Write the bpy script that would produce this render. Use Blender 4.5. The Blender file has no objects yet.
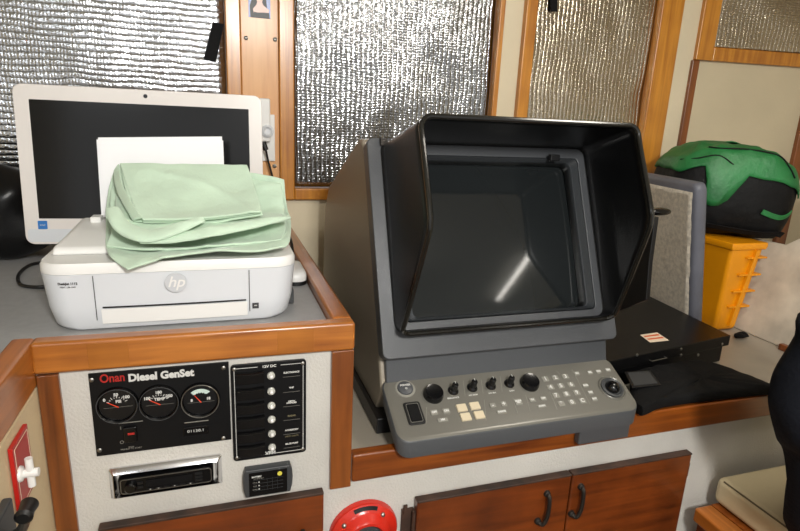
import bpy, bmesh, math, random
from mathutils import Vector as V, Matrix, noise
random.seed(4)
scn = bpy.context.scene
COL = scn.collection
R = math.radians
PI = math.pi

# ------------------------------------------------------------------ camera
YAW, PIT, ROL, FPX = R(18.54), R(14.86), R(2.67), 560.0
CAM = V((0, -0.90, 1.5))
fw = V((math.sin(YAW)*math.cos(PIT), math.cos(YAW)*math.cos(PIT), -math.sin(PIT)))
r0 = V((math.cos(YAW), -math.sin(YAW), 0)); u0 = r0.cross(fw)
RT = r0*math.cos(ROL) + u0*math.sin(ROL)
UP = -r0*math.sin(ROL) + u0*math.cos(ROL)
cam = bpy.data.cameras.new('camera'); co = bpy.data.objects.new('camera', cam); COL.objects.link(co)
cam.sensor_width = 36; cam.lens = FPX/800*36; cam.clip_start = .02
m = Matrix.Identity(4)
for i in range(3):
    m[i][0], m[i][1], m[i][2], m[i][3] = RT[i], UP[i], -fw[i], CAM[i]
co.matrix_world = m; scn.camera = co

def ray(x, y): return RT*((x-400)/FPX) - UP*((y-265.5)/FPX) + fw
def PL(x, y, p0, n):
    """the point of the plane (p0, n) seen at a photo position"""
    d = ray(x, y); p0 = V(p0); n = V(n)
    return CAM + d*((p0-CAM).dot(n)/d.dot(n))
def Y(x, y, v=0.0): return PL(x, y, (0, v, 0), (0, 1, 0))
def Z(x, y, v): return PL(x, y, (0, 0, v), (0, 0, 1))
def X(x, y, v): return PL(x, y, (v, 0, 0), (1, 0, 0))

# ------------------------------------------------------------------ materials
def lin(c): return tuple(((v/255)/12.92 if v/255 <= .04045 else (((v/255)+.055)/1.055)**2.4) for v in c[:3]) + (1,)
def mat(name, col, rough=.5, metal=0, bump=None, var=None, coat=0, col2=None, spec=.5, sheen=0, emit=None, trans=0, alpha=1):
    m = bpy.data.materials.new(name); m.use_nodes = True
    nt = m.node_tree; b = nt.nodes['Principled BSDF']
    b.inputs['Base Color'].default_value = lin(col); b.inputs['Roughness'].default_value = rough
    b.inputs['Metallic'].default_value = metal; b.inputs['Coat Weight'].default_value = coat
    b.inputs['Coat Roughness'].default_value = .15
    b.inputs['Specular IOR Level'].default_value = spec; b.inputs['Sheen Weight'].default_value = sheen
    b.inputs['Transmission Weight'].default_value = trans
    if emit:
        b.inputs['Emission Color'].default_value = lin(emit[0]); b.inputs['Emission Strength'].default_value = emit[1]
    tc = nt.nodes.new('ShaderNodeTexCoord')
    if var:
        n = nt.nodes.new('ShaderNodeTexNoise'); n.inputs['Scale'].default_value = var[0]; n.inputs['Detail'].default_value = 6
        nt.links.new(tc.outputs['Object'], n.inputs['Vector'])
        r = nt.nodes.new('ShaderNodeValToRGB')
        c2 = col2 or tuple(v*(1-var[1]) for v in col)
        r.color_ramp.elements[0].color = lin(c2); r.color_ramp.elements[1].color = lin(col)
        r.color_ramp.elements[0].position = .35; r.color_ramp.elements[1].position = .65
        nt.links.new(n.outputs['Fac'], r.inputs['Fac']); nt.links.new(r.outputs['Color'], b.inputs['Base Color'])
    if bump:
        n = nt.nodes.new('ShaderNodeTexNoise'); n.inputs['Scale'].default_value = bump[0]; n.inputs['Detail'].default_value = 5
        nt.links.new(tc.outputs['Object'], n.inputs['Vector'])
        bp = nt.nodes.new('ShaderNodeBump'); bp.inputs['Strength'].default_value = bump[1]; bp.inputs['Distance'].default_value = .004
        nt.links.new(n.outputs['Fac'], bp.inputs['Height']); nt.links.new(bp.outputs['Normal'], b.inputs['Normal'])
    return m
def wood(name, c1, c2, axis=0, rough=.32, coat=.5, blotch=.35):
    """varnished wood, grain running along one axis"""
    m = bpy.data.materials.new(name); m.use_nodes = True
    nt = m.node_tree; N = nt.nodes; L = nt.links; b = N['Principled BSDF']
    b.inputs['Roughness'].default_value = rough; b.inputs['Coat Weight'].default_value = coat; b.inputs['Coat Roughness'].default_value = .2
    tc = N.new('ShaderNodeTexCoord'); mp = N.new('ShaderNodeMapping')
    sc = [38, 38, 38]; sc[axis] = 2.2; mp.inputs['Scale'].default_value = sc
    L.new(tc.outputs['Object'], mp.inputs['Vector'])
    n = N.new('ShaderNodeTexNoise'); n.inputs['Scale'].default_value = 1.6; n.inputs['Detail'].default_value = 8; n.inputs['Distortion'].default_value = .6
    L.new(mp.outputs['Vector'], n.inputs['Vector'])
    n2 = N.new('ShaderNodeTexNoise'); n2.inputs['Scale'].default_value = 7; n2.inputs['Detail'].default_value = 4
    L.new(tc.outputs['Object'], n2.inputs['Vector'])
    mx = N.new('ShaderNodeMix'); mx.data_type = 'FLOAT'; mx.inputs[0].default_value = blotch
    L.new(n.outputs['Fac'], mx.inputs[2]); L.new(n2.outputs['Fac'], mx.inputs[3])
    r = N.new('ShaderNodeValToRGB'); r.color_ramp.elements[0].color = lin(c2); r.color_ramp.elements[1].color = lin(c1)
    r.color_ramp.elements[0].position = .33; r.color_ramp.elements[1].position = .62
    L.new(mx.outputs[0], r.inputs['Fac']); L.new(r.outputs['Color'], b.inputs['Base Color'])
    bp = N.new('ShaderNodeBump'); bp.inputs['Strength'].default_value = .12; bp.inputs['Distance'].default_value = .002
    L.new(n.outputs['Fac'], bp.inputs['Height']); L.new(bp.outputs['Normal'], b.inputs['Normal'])
    return m
def foil_mat(name, ridge_axis, tint=(214, 214, 210), rough=.22):
    """crinkled silver bubble insulation: rows of small bubbles joined in ridges"""
    m = bpy.data.materials.new(name); m.use_nodes = True
    nt = m.node_tree; N = nt.nodes; L = nt.links; b = N['Principled BSDF']
    b.inputs['Base Color'].default_value = lin(tint); b.inputs['Metallic'].default_value = 1; b.inputs['Roughness'].default_value = rough
    tc = N.new('ShaderNodeTexCoord'); sp = N.new('ShaderNodeSeparateXYZ')
    wn = N.new('ShaderNodeTexNoise'); wn.inputs['Scale'].default_value = 9; wn.inputs['Detail'].default_value = 3
    L.new(tc.outputs['Object'], wn.inputs['Vector'])
    wm = N.new('ShaderNodeVectorMath'); wm.operation = 'MULTIPLY_ADD'; wm.inputs[1].default_value = (.02, .02, .02)
    L.new(wn.outputs['Color'], wm.inputs[0]); L.new(tc.outputs['Object'], wm.inputs[2]); L.new(wm.outputs[0], sp.inputs[0])
    def mth(op, a, bb=None):
        q = N.new('ShaderNodeMath'); q.operation = op
        for i, s in enumerate((a, bb)):
            if s is None: continue
            if isinstance(s, (int, float)): q.inputs[i].default_value = s
            else: L.new(s, q.inputs[i])
        return q.outputs[0]
    xo, zo = sp.outputs[0], sp.outputs[2]
    if ridge_axis == 'x': xo, zo = zo, xo
    a = mth('POWER', mth('ABSOLUTE', mth('SINE', mth('MULTIPLY', xo, PI/.0155))), .6)
    c = mth('ABSOLUTE', mth('SINE', mth('MULTIPLY', zo, PI/.0080)))
    h = mth('MULTIPLY', a, mth('ADD', mth('MULTIPLY', c, .35), 1.0))
    cr = N.new('ShaderNodeTexVoronoi'); cr.inputs['Scale'].default_value = 150
    L.new(tc.outputs['Object'], cr.inputs['Vector'])
    h2 = mth('ADD', h, mth('MULTIPLY', cr.outputs['Distance'], .6))
    wr = N.new('ShaderNodeTexNoise'); wr.inputs['Scale'].default_value = 14; wr.inputs['Detail'].default_value = 8; wr.inputs['Roughness'].default_value = .65
    L.new(tc.outputs['Object'], wr.inputs['Vector'])
    h3 = mth('ADD', h2, mth('MULTIPLY', wr.outputs['Fac'], 2.6))
    bp = N.new('ShaderNodeBump'); bp.inputs['Strength'].default_value = .6; bp.inputs['Distance'].default_value = .0015
    L.new(h3, bp.inputs['Height']); L.new(bp.outputs['Normal'], b.inputs['Normal'])
    return m

M = dict(
    wall=mat('cream_wall_paint', (222, 209, 180), .6, bump=(90, .15), var=(3, .05)),
    panel=mat('white_panel_paint', (206, 203, 196), .55, bump=(220, .35), var=(5, .06)),
    cream=mat('cream_panel_paint', (218, 198, 160), .6, bump=(150, .2), var=(6, .06)),
    doorp=mat('beige_door_paint', (204, 190, 160), .5, bump=(120, .1), var=(3, .05)),
    oak=wood('honey_wood_horizontal', (184, 114, 44), (128, 68, 22), 0),
    inlay=wood('honey_wood_inlay', (176, 108, 36), (128, 70, 19), 0, blotch=.6),
    oakv=wood('honey_wood_upright', (204, 138, 47), (160, 96, 28), 2),
    oaky=wood('honey_wood_deep', (178, 104, 38), (132, 72, 19), 1),
    ply=wood('pale_post_wood', (224, 170, 112), (206, 148, 92), 2, rough=.45, coat=.2),
    mah=wood('red_brown_wood_horizontal', (142, 74, 23), (90, 40, 10), 0),
    mahv=wood('red_brown_wood_upright', (134, 74, 28), (92, 46, 16), 2),
    door=wood('stained_door_wood', (126, 60, 20), (66, 28, 9), 0, rough=.3, blotch=.6),
    worn=mat('worn_dark_edge', (66, 44, 32), .7, var=(25, .4)),
    lam=mat('grey_laminate', (158, 158, 158), .42, var=(60, .04), bump=(300, .05)),
    lam2=mat('beige_grey_laminate', (164, 156, 142), .4, var=(8, .08), bump=(300, .05)),
    white=mat('white_plastic', (232, 231, 228), .35),
    white2=mat('pale_grey_plastic', (214, 217, 221), .38),
    bezelw=mat('warm_white_plastic', (228, 222, 217), .3),
    lcd=mat('black_glass', (16, 17, 19), .12, spec=.5),
    paper=mat('white_paper', (240, 240, 242), .8),
    cloth=mat('mint_cloth', (198, 220, 197), .85, bump=(28, .9), var=(12, .05), sheen=.3),
    black=mat('black_plastic', (18, 18, 19), .4),
    gloss=mat('gloss_black', (10, 10, 11), .16),
    satin=mat('satin_black_hood', (11, 11, 12), .30, spec=.35, bump=(400, .12)),
    rim=mat('hood_rim_black', (24, 23, 20), .18),
    rubber=mat('matte_black', (14, 14, 15), .75, spec=.2, bump=(300, .2)),
    plate=mat('black_panel_plate', (17, 17, 18), .35, spec=.25),
    radar=mat('slate_grey_enamel', (72, 74, 77), .38, bump=(350, .1)),
    radar_lit=mat('lit_side_grey_enamel', (144, 135, 120), .42, bump=(350, .15), metal=.15),  # slate grey made lighter and warmer: reflected light on the housing side
    keyp=mat('warm_grey_keypad', (108, 106, 99), .3, metal=.15),
    scr=mat('crt_glass', (30, 33, 34), .07, spec=.5),
    knob=mat('knob_black', (14, 14, 15), .22),
    key=mat('grey_key', (134, 132, 124), .45),
    keyw=mat('ivory_key', (206, 192, 164), .4),
    ink=mat('white_ink', (206, 206, 202), .6),
    inkd=mat('faded_ink', (120, 112, 84), .6),
    inkb=mat('dark_ink', (60, 60, 62), .6),
    inkr=mat('red_ink', (170, 34, 28), .5),
    chrome=mat('chrome', (215, 215, 218), .16, metal=1),
    steel=mat('dull_steel', (150, 148, 142), .4, metal=1),
    bronze=mat('dark_metal', (58, 54, 50), .45, metal=.7),
    red=mat('red_enamel', (200, 40, 26), .25, coat=.4),
    reds=mat('red_sign_plastic', (176, 26, 22), .35),
    orange=mat('needle_red', (225, 70, 40), .5),
    green=mat('green_nylon', (34, 122, 62), .5, bump=(60, .5), var=(9, .2)),
    blackn=mat('black_nylon', (15, 15, 16), .6, spec=.2, bump=(40, .6)),
    blackf=mat('black_fabric', (13, 13, 14), .85, spec=.2, bump=(300, .4)),
    yellow=mat('yellow_plastic', (232, 150, 8), .35, var=(6, .06)),
    grayv=mat('grey_vinyl', (98, 100, 110), .5, bump=(30, .4), var=(8, .12)),
    fleece=mat('beige_fleece', (222, 212, 194), .95, bump=(420, 1.0), var=(90, .14), sheen=.4),
    boxm=mat('black_metal_box', (12, 12, 13), .34, spec=.2, bump=(500, .15)),
    navy=mat('navy_cloth', (16, 19, 27), .8, spec=.2, bump=(120, .4)),
    tan=mat('tan_vinyl', (196, 182, 148), .42, bump=(80, .15)),
    tanseam=mat('seam_brown', (96, 84, 62), .6),
    board=mat('smudged_white_board', (222, 212, 194), .35, var=(9, .18), bump=(20, .2)),
    blue=mat('sticker_blue', (44, 116, 190), .4),
    teal=mat('photo_blue', (86, 110, 176), .3),
    skin=mat('photo_skin', (196, 140, 118), .3),
    label=mat('label_cream', (232, 214, 190), .5),
    labelr=mat('label_orange', (214, 104, 62), .5),
    yel=mat('yellow_badge', (214, 204, 80), .5),
    ceil=mat('ceiling_paint', (224, 220, 208), .7),
    floor=mat('floor_vinyl', (92, 78, 64), .5, var=(4, .2)),
    glassy=mat('window_glass', (200, 210, 215), .05, trans=.9),
    amber=mat('dark_grey_plastic', (58, 60, 62), .42),
    lens=mat('clear_lamp_lens', (176, 176, 168), .2),
    tube=mat('lamp_tube', (255, 255, 255), .4, emit=((255, 250, 240), 26)),
    dial=mat('dial_black', (12, 12, 14), .3),
    teald=mat('dial_pale', (196, 214, 206), .4),
    foilh=foil_mat('silver_foil_rows', 'x', tint=(204, 206, 210), rough=.18),
    foilv=foil_mat('silver_foil_columns', 'z', tint=(150, 151, 152), rough=.13),
    foilw=foil_mat('silver_foil_warm', 'z', tint=(190, 180, 164), rough=.15),
)

# ------------------------------------------------------------------ helpers
def tag(o, label=None, cat=None, group=None, kind=None):
    if label: o['label'] = label
    if cat: o['category'] = cat
    if group: o['group'] = group
    if kind: o['kind'] = kind
    return o
ORG = {}
def thing(name, label, cat, loc, group=None):
    o = bpy.data.objects.new(name, None); COL.objects.link(o); o.location = loc; o.empty_display_size = .05
    ORG[o.name] = V(loc)
    return tag(o, label, cat, group)

class MB:
    def __init__(s): s.bm = bmesh.new()
    def vs(s, pts): return [s.bm.verts.new(V(p)) for p in pts]
    def face(s, pts):
        try: return s.bm.faces.new(s.vs(pts))
        except ValueError: return None
    def box(s, x0, x1, y0, y1, z0, z1):
        return s.hexa([(x0,y0,z0),(x1,y0,z0),(x1,y1,z0),(x0,y1,z0)], [(x0,y0,z1),(x1,y0,z1),(x1,y1,z1),(x0,y1,z1)])
    def hexa(s, a, b):
        return s.loft([a, b])
    def loft(s, rings, caps=True):
        """closed rings of equal length, joined"""
        R_ = [s.vs(r) for r in rings]; n = len(R_[0])
        for a, b in zip(R_, R_[1:]):
            for i in range(n):
                s.bm.faces.new((a[i], a[(i+1) % n], b[(i+1) % n], b[i]))
        if caps:
            s.bm.faces.new(list(reversed(R_[0]))); s.bm.faces.new(R_[-1])
        return s
    def prism(s, pts, off):
        off = V(off); return s.loft([[V(p) for p in pts], [V(p)+off for p in pts]])
    def ring(s, outer, inner, off):
        """a flat frame (outer minus inner loop) with thickness"""
        off = V(off); n = len(outer)
        oa, ia = s.vs(outer), s.vs(inner)
        ob, ib = s.vs([V(p)+off for p in outer]), s.vs([V(p)+off for p in inner])
        for i in range(n):
            j = (i+1) % n
            for q in ((oa[i], oa[j], ia[j], ia[i]), (ob[j], ob[i], ib[i], ib[j]), (oa[j], oa[i], ob[i], ob[j]), (ia[i], ia[j], ib[j], ib[i])):
                s.bm.faces.new(q)
        return s
    def cyl(s, p0, p1, r, r1=None, n=24, caps=True):
        p0, p1 = V(p0), V(p1); r1 = r if r1 is None else r1
        d = (p1-p0).normalized(); a = d.orthogonal().normalized(); b = d.cross(a)
        f = lambda c, rr: [c + a*(rr*math.cos(2*PI*i/n)) + b*(rr*math.sin(2*PI*i/n)) for i in range(n)]
        return s.loft([f(p0, r), f(p1, r1)], caps)
    def lathe(s, c, ax, prof, n=32):
        """prof: (distance along axis, radius)"""
        c = V(c); d = V(ax).normalized(); a = d.orthogonal().normalized(); b = d.cross(a)
        rings = [[c + d*h + a*(max(rr, 1e-4)*math.cos(2*PI*i/n)) + b*(max(rr, 1e-4)*math.sin(2*PI*i/n)) for i in range(n)] for h, rr in prof]
        return s.loft(rings)
    def tube(s, path, r, n=10, closed=False, steps=6):
        P = [V(p) for p in path]
        if steps > 1: P = smooth_path(P, steps, closed)
        rings = []; prev = None; k = len(P)
        for i in range(k):
            if closed: t = (P[(i+1) % k]-P[i-1]).normalized()
            else: t = (P[min(i+1, k-1)]-P[max(i-1, 0)]).normalized()
            a = t.orthogonal().normalized() if prev is None else (prev - t*prev.dot(t)).normalized()
            prev = a; b = t.cross(a)
            rings.append([P[i] + a*(r*math.cos(2*PI*j/n)) + b*(r*math.sin(2*PI*j/n)) for j in range(n)])
        if closed:
            RR = [s.vs(q) for q in rings]
            for i in range(k):
                a, b = RR[i], RR[(i+1) % k]
                for j in range(n): s.bm.faces.new((a[j], a[(j+1) % n], b[(j+1) % n], b[j]))
            return s
        return s.loft(rings)
    def grid(s, G):
        vv = [s.vs(r) for r in G]
        for a, b in zip(vv, vv[1:]):
            for i in range(len(a)-1): s.bm.faces.new((a[i], a[i+1], b[i+1], b[i]))
        return s
    def ellipsoid(s, c, ax, p=2.0, nu=36, nv=20, fn=None):
        """super-ellipsoid with axes ax (three vectors)"""
        c = V(c); A = [V(a) for a in ax]; e = 2/p
        sg = lambda v: (abs(v)**e)*(1 if v >= 0 else -1)
        rings = []
        for j in range(1, nv):
            ph = -PI/2 + PI*j/nv; rr = []
            for i in range(nu):
                th = 2*PI*i/nu
                q = c + A[0]*(sg(math.cos(ph))*sg(math.cos(th))) + A[1]*(sg(math.cos(ph))*sg(math.sin(th))) + A[2]*sg(math.sin(ph))
                rr.append(fn(q) if fn else q)
            rings.append(rr)
        return s.loft(rings)
    def build(s, name, mt, parent=None, bevel=0, seg=3, sub=0, solid=0, flat=False, angle=35, label=None):
        bm = s.bm
        bmesh.ops.remove_doubles(bm, verts=bm.verts, dist=1e-6)
        bmesh.ops.recalc_face_normals(bm, faces=bm.faces)
        org = V((0, 0, 0))
        if parent is not None: org = ORG[parent.name]
        bmesh.ops.translate(bm, verts=bm.verts, vec=-org)
        for f in bm.faces: f.smooth = not flat
        if not bevel and not sub:
            for e in bm.edges:
                if len(e.link_faces) == 2 and e.calc_face_angle(0) > R(angle): e.smooth = False
        me = bpy.data.meshes.new(name); bm.to_mesh(me); bm.free()
        me.materials.append(mt if isinstance(mt, bpy.types.Material) else M[mt])
        o = bpy.data.objects.new(name, me); COL.objects.link(o)
        if parent is not None: o.parent = parent
        ORG[o.name] = org
        if solid:
            md = o.modifiers.new('solid', 'SOLIDIFY'); md.thickness = solid; md.offset = 0
        if bevel:
            md = o.modifiers.new('bevel', 'BEVEL'); md.width = bevel; md.segments = seg; md.limit_method = 'ANGLE'; md.angle_limit = R(30); md.harden_normals = True
        if sub:
            md = o.modifiers.new('sub', 'SUBSURF'); md.levels = sub; md.render_levels = sub
        if label: o['label'] = label
        return o
def smooth_path(P, steps, closed=False):
    out = []; k = len(P)
    rng = range(k if closed else k-1)
    for i in rng:
        if closed: p0, p1, p2, p3 = P[i-1], P[i], P[(i+1) % k], P[(i+2) % k]
        else: p0, p1, p2, p3 = P[max(i-1, 0)], P[i], P[i+1], P[min(i+2, k-1)]
        for j in range(steps):
            t = j/steps
            out.append(.5*((2*p1) + (p2-p0)*t + (2*p0-5*p1+4*p2-p3)*t*t + (3*p1-p0-3*p2+p3)*t**3))
    if not closed: out.append(P[-1])
    return out
def rrect(w, h, r, n=5, x=0, y=0):
    """rounded rectangle outline, (u, v) pairs, centred"""
    o = []
    for cx, cy, a in ((w/2-r, h/2-r, 0), (-w/2+r, h/2-r, 90), (-w/2+r, -h/2+r, 180), (w/2-r, -h/2+r, 270)):
        for k in range(n+1):
            t = R(a + 90*k/n); o.append((x+cx+r*math.cos(t), y+cy+r*math.sin(t)))
    return o
def frame_at(o, ux, uy):
    """returns f(u, v, w) giving points in a local frame"""
    o = V(o); ux = V(ux).normalized(); uy = V(uy).normalized(); n = ux.cross(uy).normalized()
    f = lambda u, v, w=0: o + ux*u + uy*v + n*w
    f.o, f.ux, f.uy, f.n = o, ux, uy, n
    return f
def text(name, s, size, fr, u, v, mt, parent, w=.0006, bold=0, shear=0, align='CENTER', sx=1, depth=.0002, label=None):
    cu = bpy.data.curves.new('t', 'FONT'); cu.body = s; cu.size = size; cu.align_x = align; cu.align_y = 'CENTER'
    cu.offset = bold; cu.shear = shear; cu.extrude = depth; cu.resolution_u = 3; cu.space_line = .8
    t = bpy.data.objects.new('t', cu); COL.objects.link(t)
    bpy.context.view_layer.update()
    me = bpy.data.meshes.new_from_object(t.evaluated_get(bpy.context.evaluated_depsgraph_get()))
    COL.objects.unlink(t); bpy.data.objects.remove(t)
    org = ORG[parent.name] if parent else V((0, 0, 0))
    for vt in me.vertices: vt.co = fr(u+vt.co.x*sx, v+vt.co.y, w+vt.co.z) - org
    me.materials.clear(); me.materials.append(M[mt]); me.name = name
    o = bpy.data.objects.new(name, me); COL.objects.link(o); ORG[o.name] = org
    if parent: o.parent = parent
    if label: o['label'] = label
    return o
def struct(mb, name, mt, **k):
    o = mb.build(name, mt, None, **k); o['kind'] = 'structure'; return o
def fq(fr, pts, w=0): return [fr(u, v, w) for u, v in pts]
FR = frame_at((0, 0, 0), (1, 0, 0), (0, 0, 1))          # front panel plane (faces the camera, y = 0)
def fp(x, y, d=0.0):
    """photo position on the front panel plane as (u, v)"""
    p = Y(x, y, d); return p.x, p.z

ZT = 1.152      # raised rim top
ZC = 1.133      # raised worktop
Z2 = 0.872      # lower worktop
ZL = 0.892      # lower rim top
XL = -.268      # left side panel face
XS = .222       # right end of raised console
WY = .85        # window wall
XR = 1.62       # right end of the lower worktop

# ------------------------------------------------------------------ room
b = MB(); b.box(-1.6, 3.0, -3.0, 1.0, -.05, 0); struct(b, 'floor', 'floor')
b = MB(); b.box(-1.6, 3.0, -3.0, 1.0, 2.2, 2.25); struct(b, 'ceiling', 'ceil')
b = MB(); b.box(-1.66, -1.6, -3.0, 1.0, 0, 2.2); struct(b, 'wall_left', 'wall')
CX = Y(699, 60, WY).x     # corner of the window wall and the canted wall
CA = R(8)
cd = V((math.cos(CA), -math.sin(CA), 0)); cn = V((-math.sin(CA), -math.cos(CA), 0))   # along / towards the cabin
def CW(x, y, d=0.0): return PL(x, y, V((CX, WY, 0))+cn*d, cn)
# window openings on the front wall (outer frame limits)
def wx(px, py): return Y(px, py, WY-.02).x
ZB = 1.238; ZTOP = 2.06
W1 = (-1.1, wx(241, 45)); W2 = (wx(279.5, 100), wx(507, 2)-.002); W3 = (wx(527.5, 2), wx(685.5, 2))
fr_w = .046
b = MB()
b.box(-1.6, CX, WY, WY+.06, 0, ZB+.01)
b.box(-1.6, CX, WY, WY+.06, ZTOP-.01, 2.2)
b.box(-1.6, W1[0]+.01, WY, WY+.06, ZB, ZTOP)
b.box(W1[1]-.01, W2[0]+.01, WY, WY+.06, ZB, ZTOP)
b.box(W2[1]-.01, W3[0]+.01, WY, WY+.06, ZB, ZTOP)
b.box(W3[1]-.01, CX, WY, WY+.06, ZB, ZTOP)
struct(b, 'wall_front', 'wall')
# canted wall on the right of the corner, with its window and panelled part
cw0 = V((CX, WY, 0))
def cbox(mb, u0, u1, z0, z1, d0, d1):
    f = lambda u, z, d: cw0 + cd*u + V((0, 0, z)) + cn*d
    mb.hexa([f(u0, z0, d0), f(u1, z0, d0), f(u1, z0, d1), f(u0, z0, d1)], [f(u0, z1, d0), f(u1, z1, d0), f(u1, z1, d1), f(u0, z1, d1)])
def cu(px, py, d=.02):
    p = CW(px, py, d); return (p-cw0).dot(cd), p.z
s0 = cu(697, 52)[0]; s1 = cu(715, 47)[0]; zr0 = cu(715, 61)[1]; zr1 = cu(715, 47)[1]
b = MB(); cbox(b, 0, s0+.01, 0, 2.2, -.06, 0); cbox(b, s0, 1.5, 0, zr0+.01, -.06, 0); cbox(b, s0, 1.5, ZTOP-.01, 2.2, -.06, 0); cbox(b, 1.0, 1.5, zr0, ZTOP, -.06, 0)
struct(b, 'wall_right', 'doorp')
b = MB(); b.box(2.94, 3.0, -3.0, .65, 0, 2.2); struct(b, 'wall_starboard', 'wall')

def window(name, x0, x1, wl, wr, wb, foil, label):
    b = MB(); y0 = WY-.02
    b.box(x0, x0+wl, y0, WY+.04, ZB, ZTOP); b.box(x1-wr, x1, y0, WY+.04, ZB, ZTOP)
    b.box(x0+wl, x1-wr, y0+.0008, WY+.04, ZB, ZB+wb); b.box(x0+wl, x1-wr, y0+.0008, WY+.04, ZTOP-wb, ZTOP)
    f = struct(b, name, 'oakv', bevel=.004)
    g = MB(); g.box(x0+wl, x1-wr, WY+.030, WY+.034, ZB+wb, ZTOP-wb); g.build('pane', 'glassy', f)
    g = MB(); nx, nz = 46, 40
    X0, X1, Z0, Z1 = x0+wl+.002, x1-wr-.002, ZB+wb+.002, ZTOP-wb-.002
    G = []
    for j in range(nz+1):
        r = []
        for i in range(nx+1):
            x = X0+(X1-X0)*i/nx; z = Z0+(Z1-Z0)*j/nz
            r.append((x, WY+.012 + .006*noise.noise(V((x*5, z*5, 3))) + .003*noise.noise(V((x*14, z*9, 7))), z))
        G.append(r)
    g.grid(G)
    o = g.build('foil_sheet', foil, None, solid=.003)
    tag(o, label, 'window insulation')
    return f
w1l = wx(225.5, 40)
window('window_1', W1[0], W1[1], .05, W1[1]-w1l, .04, M['foilh'], 'silver bubble foil with horizontal rows covering the window behind the white computer')
window('window_2', W2[0], W2[1], wx(294.5, 100)-W2[0], W2[1]-wx(501, 2), .035, M['foilv'], 'silver bubble foil covering the middle window directly behind the large grey radar')
window('window_3', W3[0], W3[1], wx(539, 2)-W3[0], W3[1]-wx(663.5, 2), .035, M['foilw'], 'warm silver foil covering the window above the radar hood, right of the white pillar')
# canted window
b = MB(); cbox(b, s0, s1, zr0, ZTOP, -.04, .02); cbox(b, s1, 1.02, zr0, zr1, -.04, .0195); cbox(b, s1, 1.02, ZTOP-.04, ZTOP, -.04, .0195); cbox(b, .98, 1.02, zr1, ZTOP-.04, -.04, .0195)
wf = struct(b, 'window_4', 'oakv', bevel=.004)
b = MB(); G = []
for j in range(31):
    r = []
    for i in range(31):
        u = s1+.003+(.975-s1)*i/30; z = zr1+.003+(ZTOP-.045-zr1)*j/30
        r.append(cw0+cd*u+V((0, 0, z))+cn*(-.012+.006*noise.noise(V((u*6, z*6, 1)))))
    G.append(r)
b.grid(G); o = b.build('foil_sheet', 'foilw', None, solid=.003); tag(o, 'silver foil in the window at the top right corner, above the beige panel', 'window insulation')
b = MB(); cbox(b, s1, .98, zr1, ZTOP-.04, -.034, -.03); b.build('pane', 'glassy', wf)
# trim of the beige panel below
a0 = cu(693.6, 60)[0]; a1 = cu(701, 60)[0]
b = MB(); cbox(b, a0, a1, .9, zr0-.0005, -.01, .018); struct(b, 'trim_1', 'mahv', bevel=.004)
e0 = cu(796.5, 150)[0]
b = MB(); cbox(b, e0, e0+.05, .9, zr0-.0005, -.01, .018); struct(b, 'trim_2', 'mahv', bevel=.004)
# recessed pale post between the first two windows
b = MB(); b.box(W1[1]+.0005, W2[0]-.0005, WY-.008, WY+.02, 1.17, ZTOP)
po = struct(b, 'trim_3', 'ply', bevel=.002)
for px, py in ((246, 38), (275, 39.5), (274.5, 166)):
    p = Y(px, py, WY-.008); b = MB(); b.lathe((p.x, p.y, p.z), (0, -1, 0), [(0, .006), (.002, .006), (.003, .0035), (.0015, .0015)], 16)
    b.box(p.x-.003, p.x+.003, p.y-.0033, p.y-.002, p.z-.0006, p.z+.0006)
    b.build('screw', 'steel', po)

# ------------------------------------------------------------------ small things on the window wall
# snapshot
p0, p1 = Y(248, -12, WY-.0085), Y(270.5, 19, WY-.0085)
t = thing('snapshot', 'small photo print of a dark haired person in a dark top, on the wooden post', 'photo', (p0.x, p0.y, p1.z))
sf = frame_at(((p0.x+p1.x)/2, WY-.0085, (p0.z+p1.z)/2), (1, 0, 0), (0, 0, 1)); w, h = (p1.x-p0.x), (p0.z-p1.z)
b = MB(); b.prism(fq(sf, [(-w/2, -h/2), (w/2, -h/2), (w/2, h/2), (-w/2, h/2)]), (0, -.0012, 0)); b.build('print', 'teal', t)
def pic(pts, mt, nm, d): 
    b = MB(); b.prism([sf(u*w, v*h, .0012) for u, v in pts], (0, -d, 0)); b.build(nm, mt, t)
pic([(-.42,-.5),(-.44,-.1),(-.28,.3),(-.1,.46),(.12,.46),(.3,.3),(.34,-.1),(.3,-.45),(.1,-.5)], 'black', 'hair', .0004)
pic([(-.26,-.36),(.4,-.36),(.44,-.2),(.18,-.05),(.12,.05),(.17,.2),(.12,.36),(0,.42),(-.12,.36),(-.17,.2),(-.1,.05),(-.14,-.05),(-.3,-.2)], 'skin', 'figure', .0008)
pic([(-.26,-.5),(.46,-.5),(.44,-.3),(.2,-.3),(-.1,-.32),(-.26,-.3)], 'black', 'dark_top', .0012)
# tape strips
def tape(pts, label, name='tape_strip'):
    b = MB(); q = [Y(x, y, WY+.002) for x, y in pts]; b.prism(q, (0, -.0015, 0)); o = b.build(name, 'rubber'); tag(o, label, 'tape')
tape([(213, 22), (224, 24), (216, 62), (203.5, 59)], 'strip of black tape on the foil left of the wooden post')
tape([(550, -10), (557.5, -10), (557, 12), (550.5, 11)], 'short strip of black tape at the top edge above the radar hood')
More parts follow.
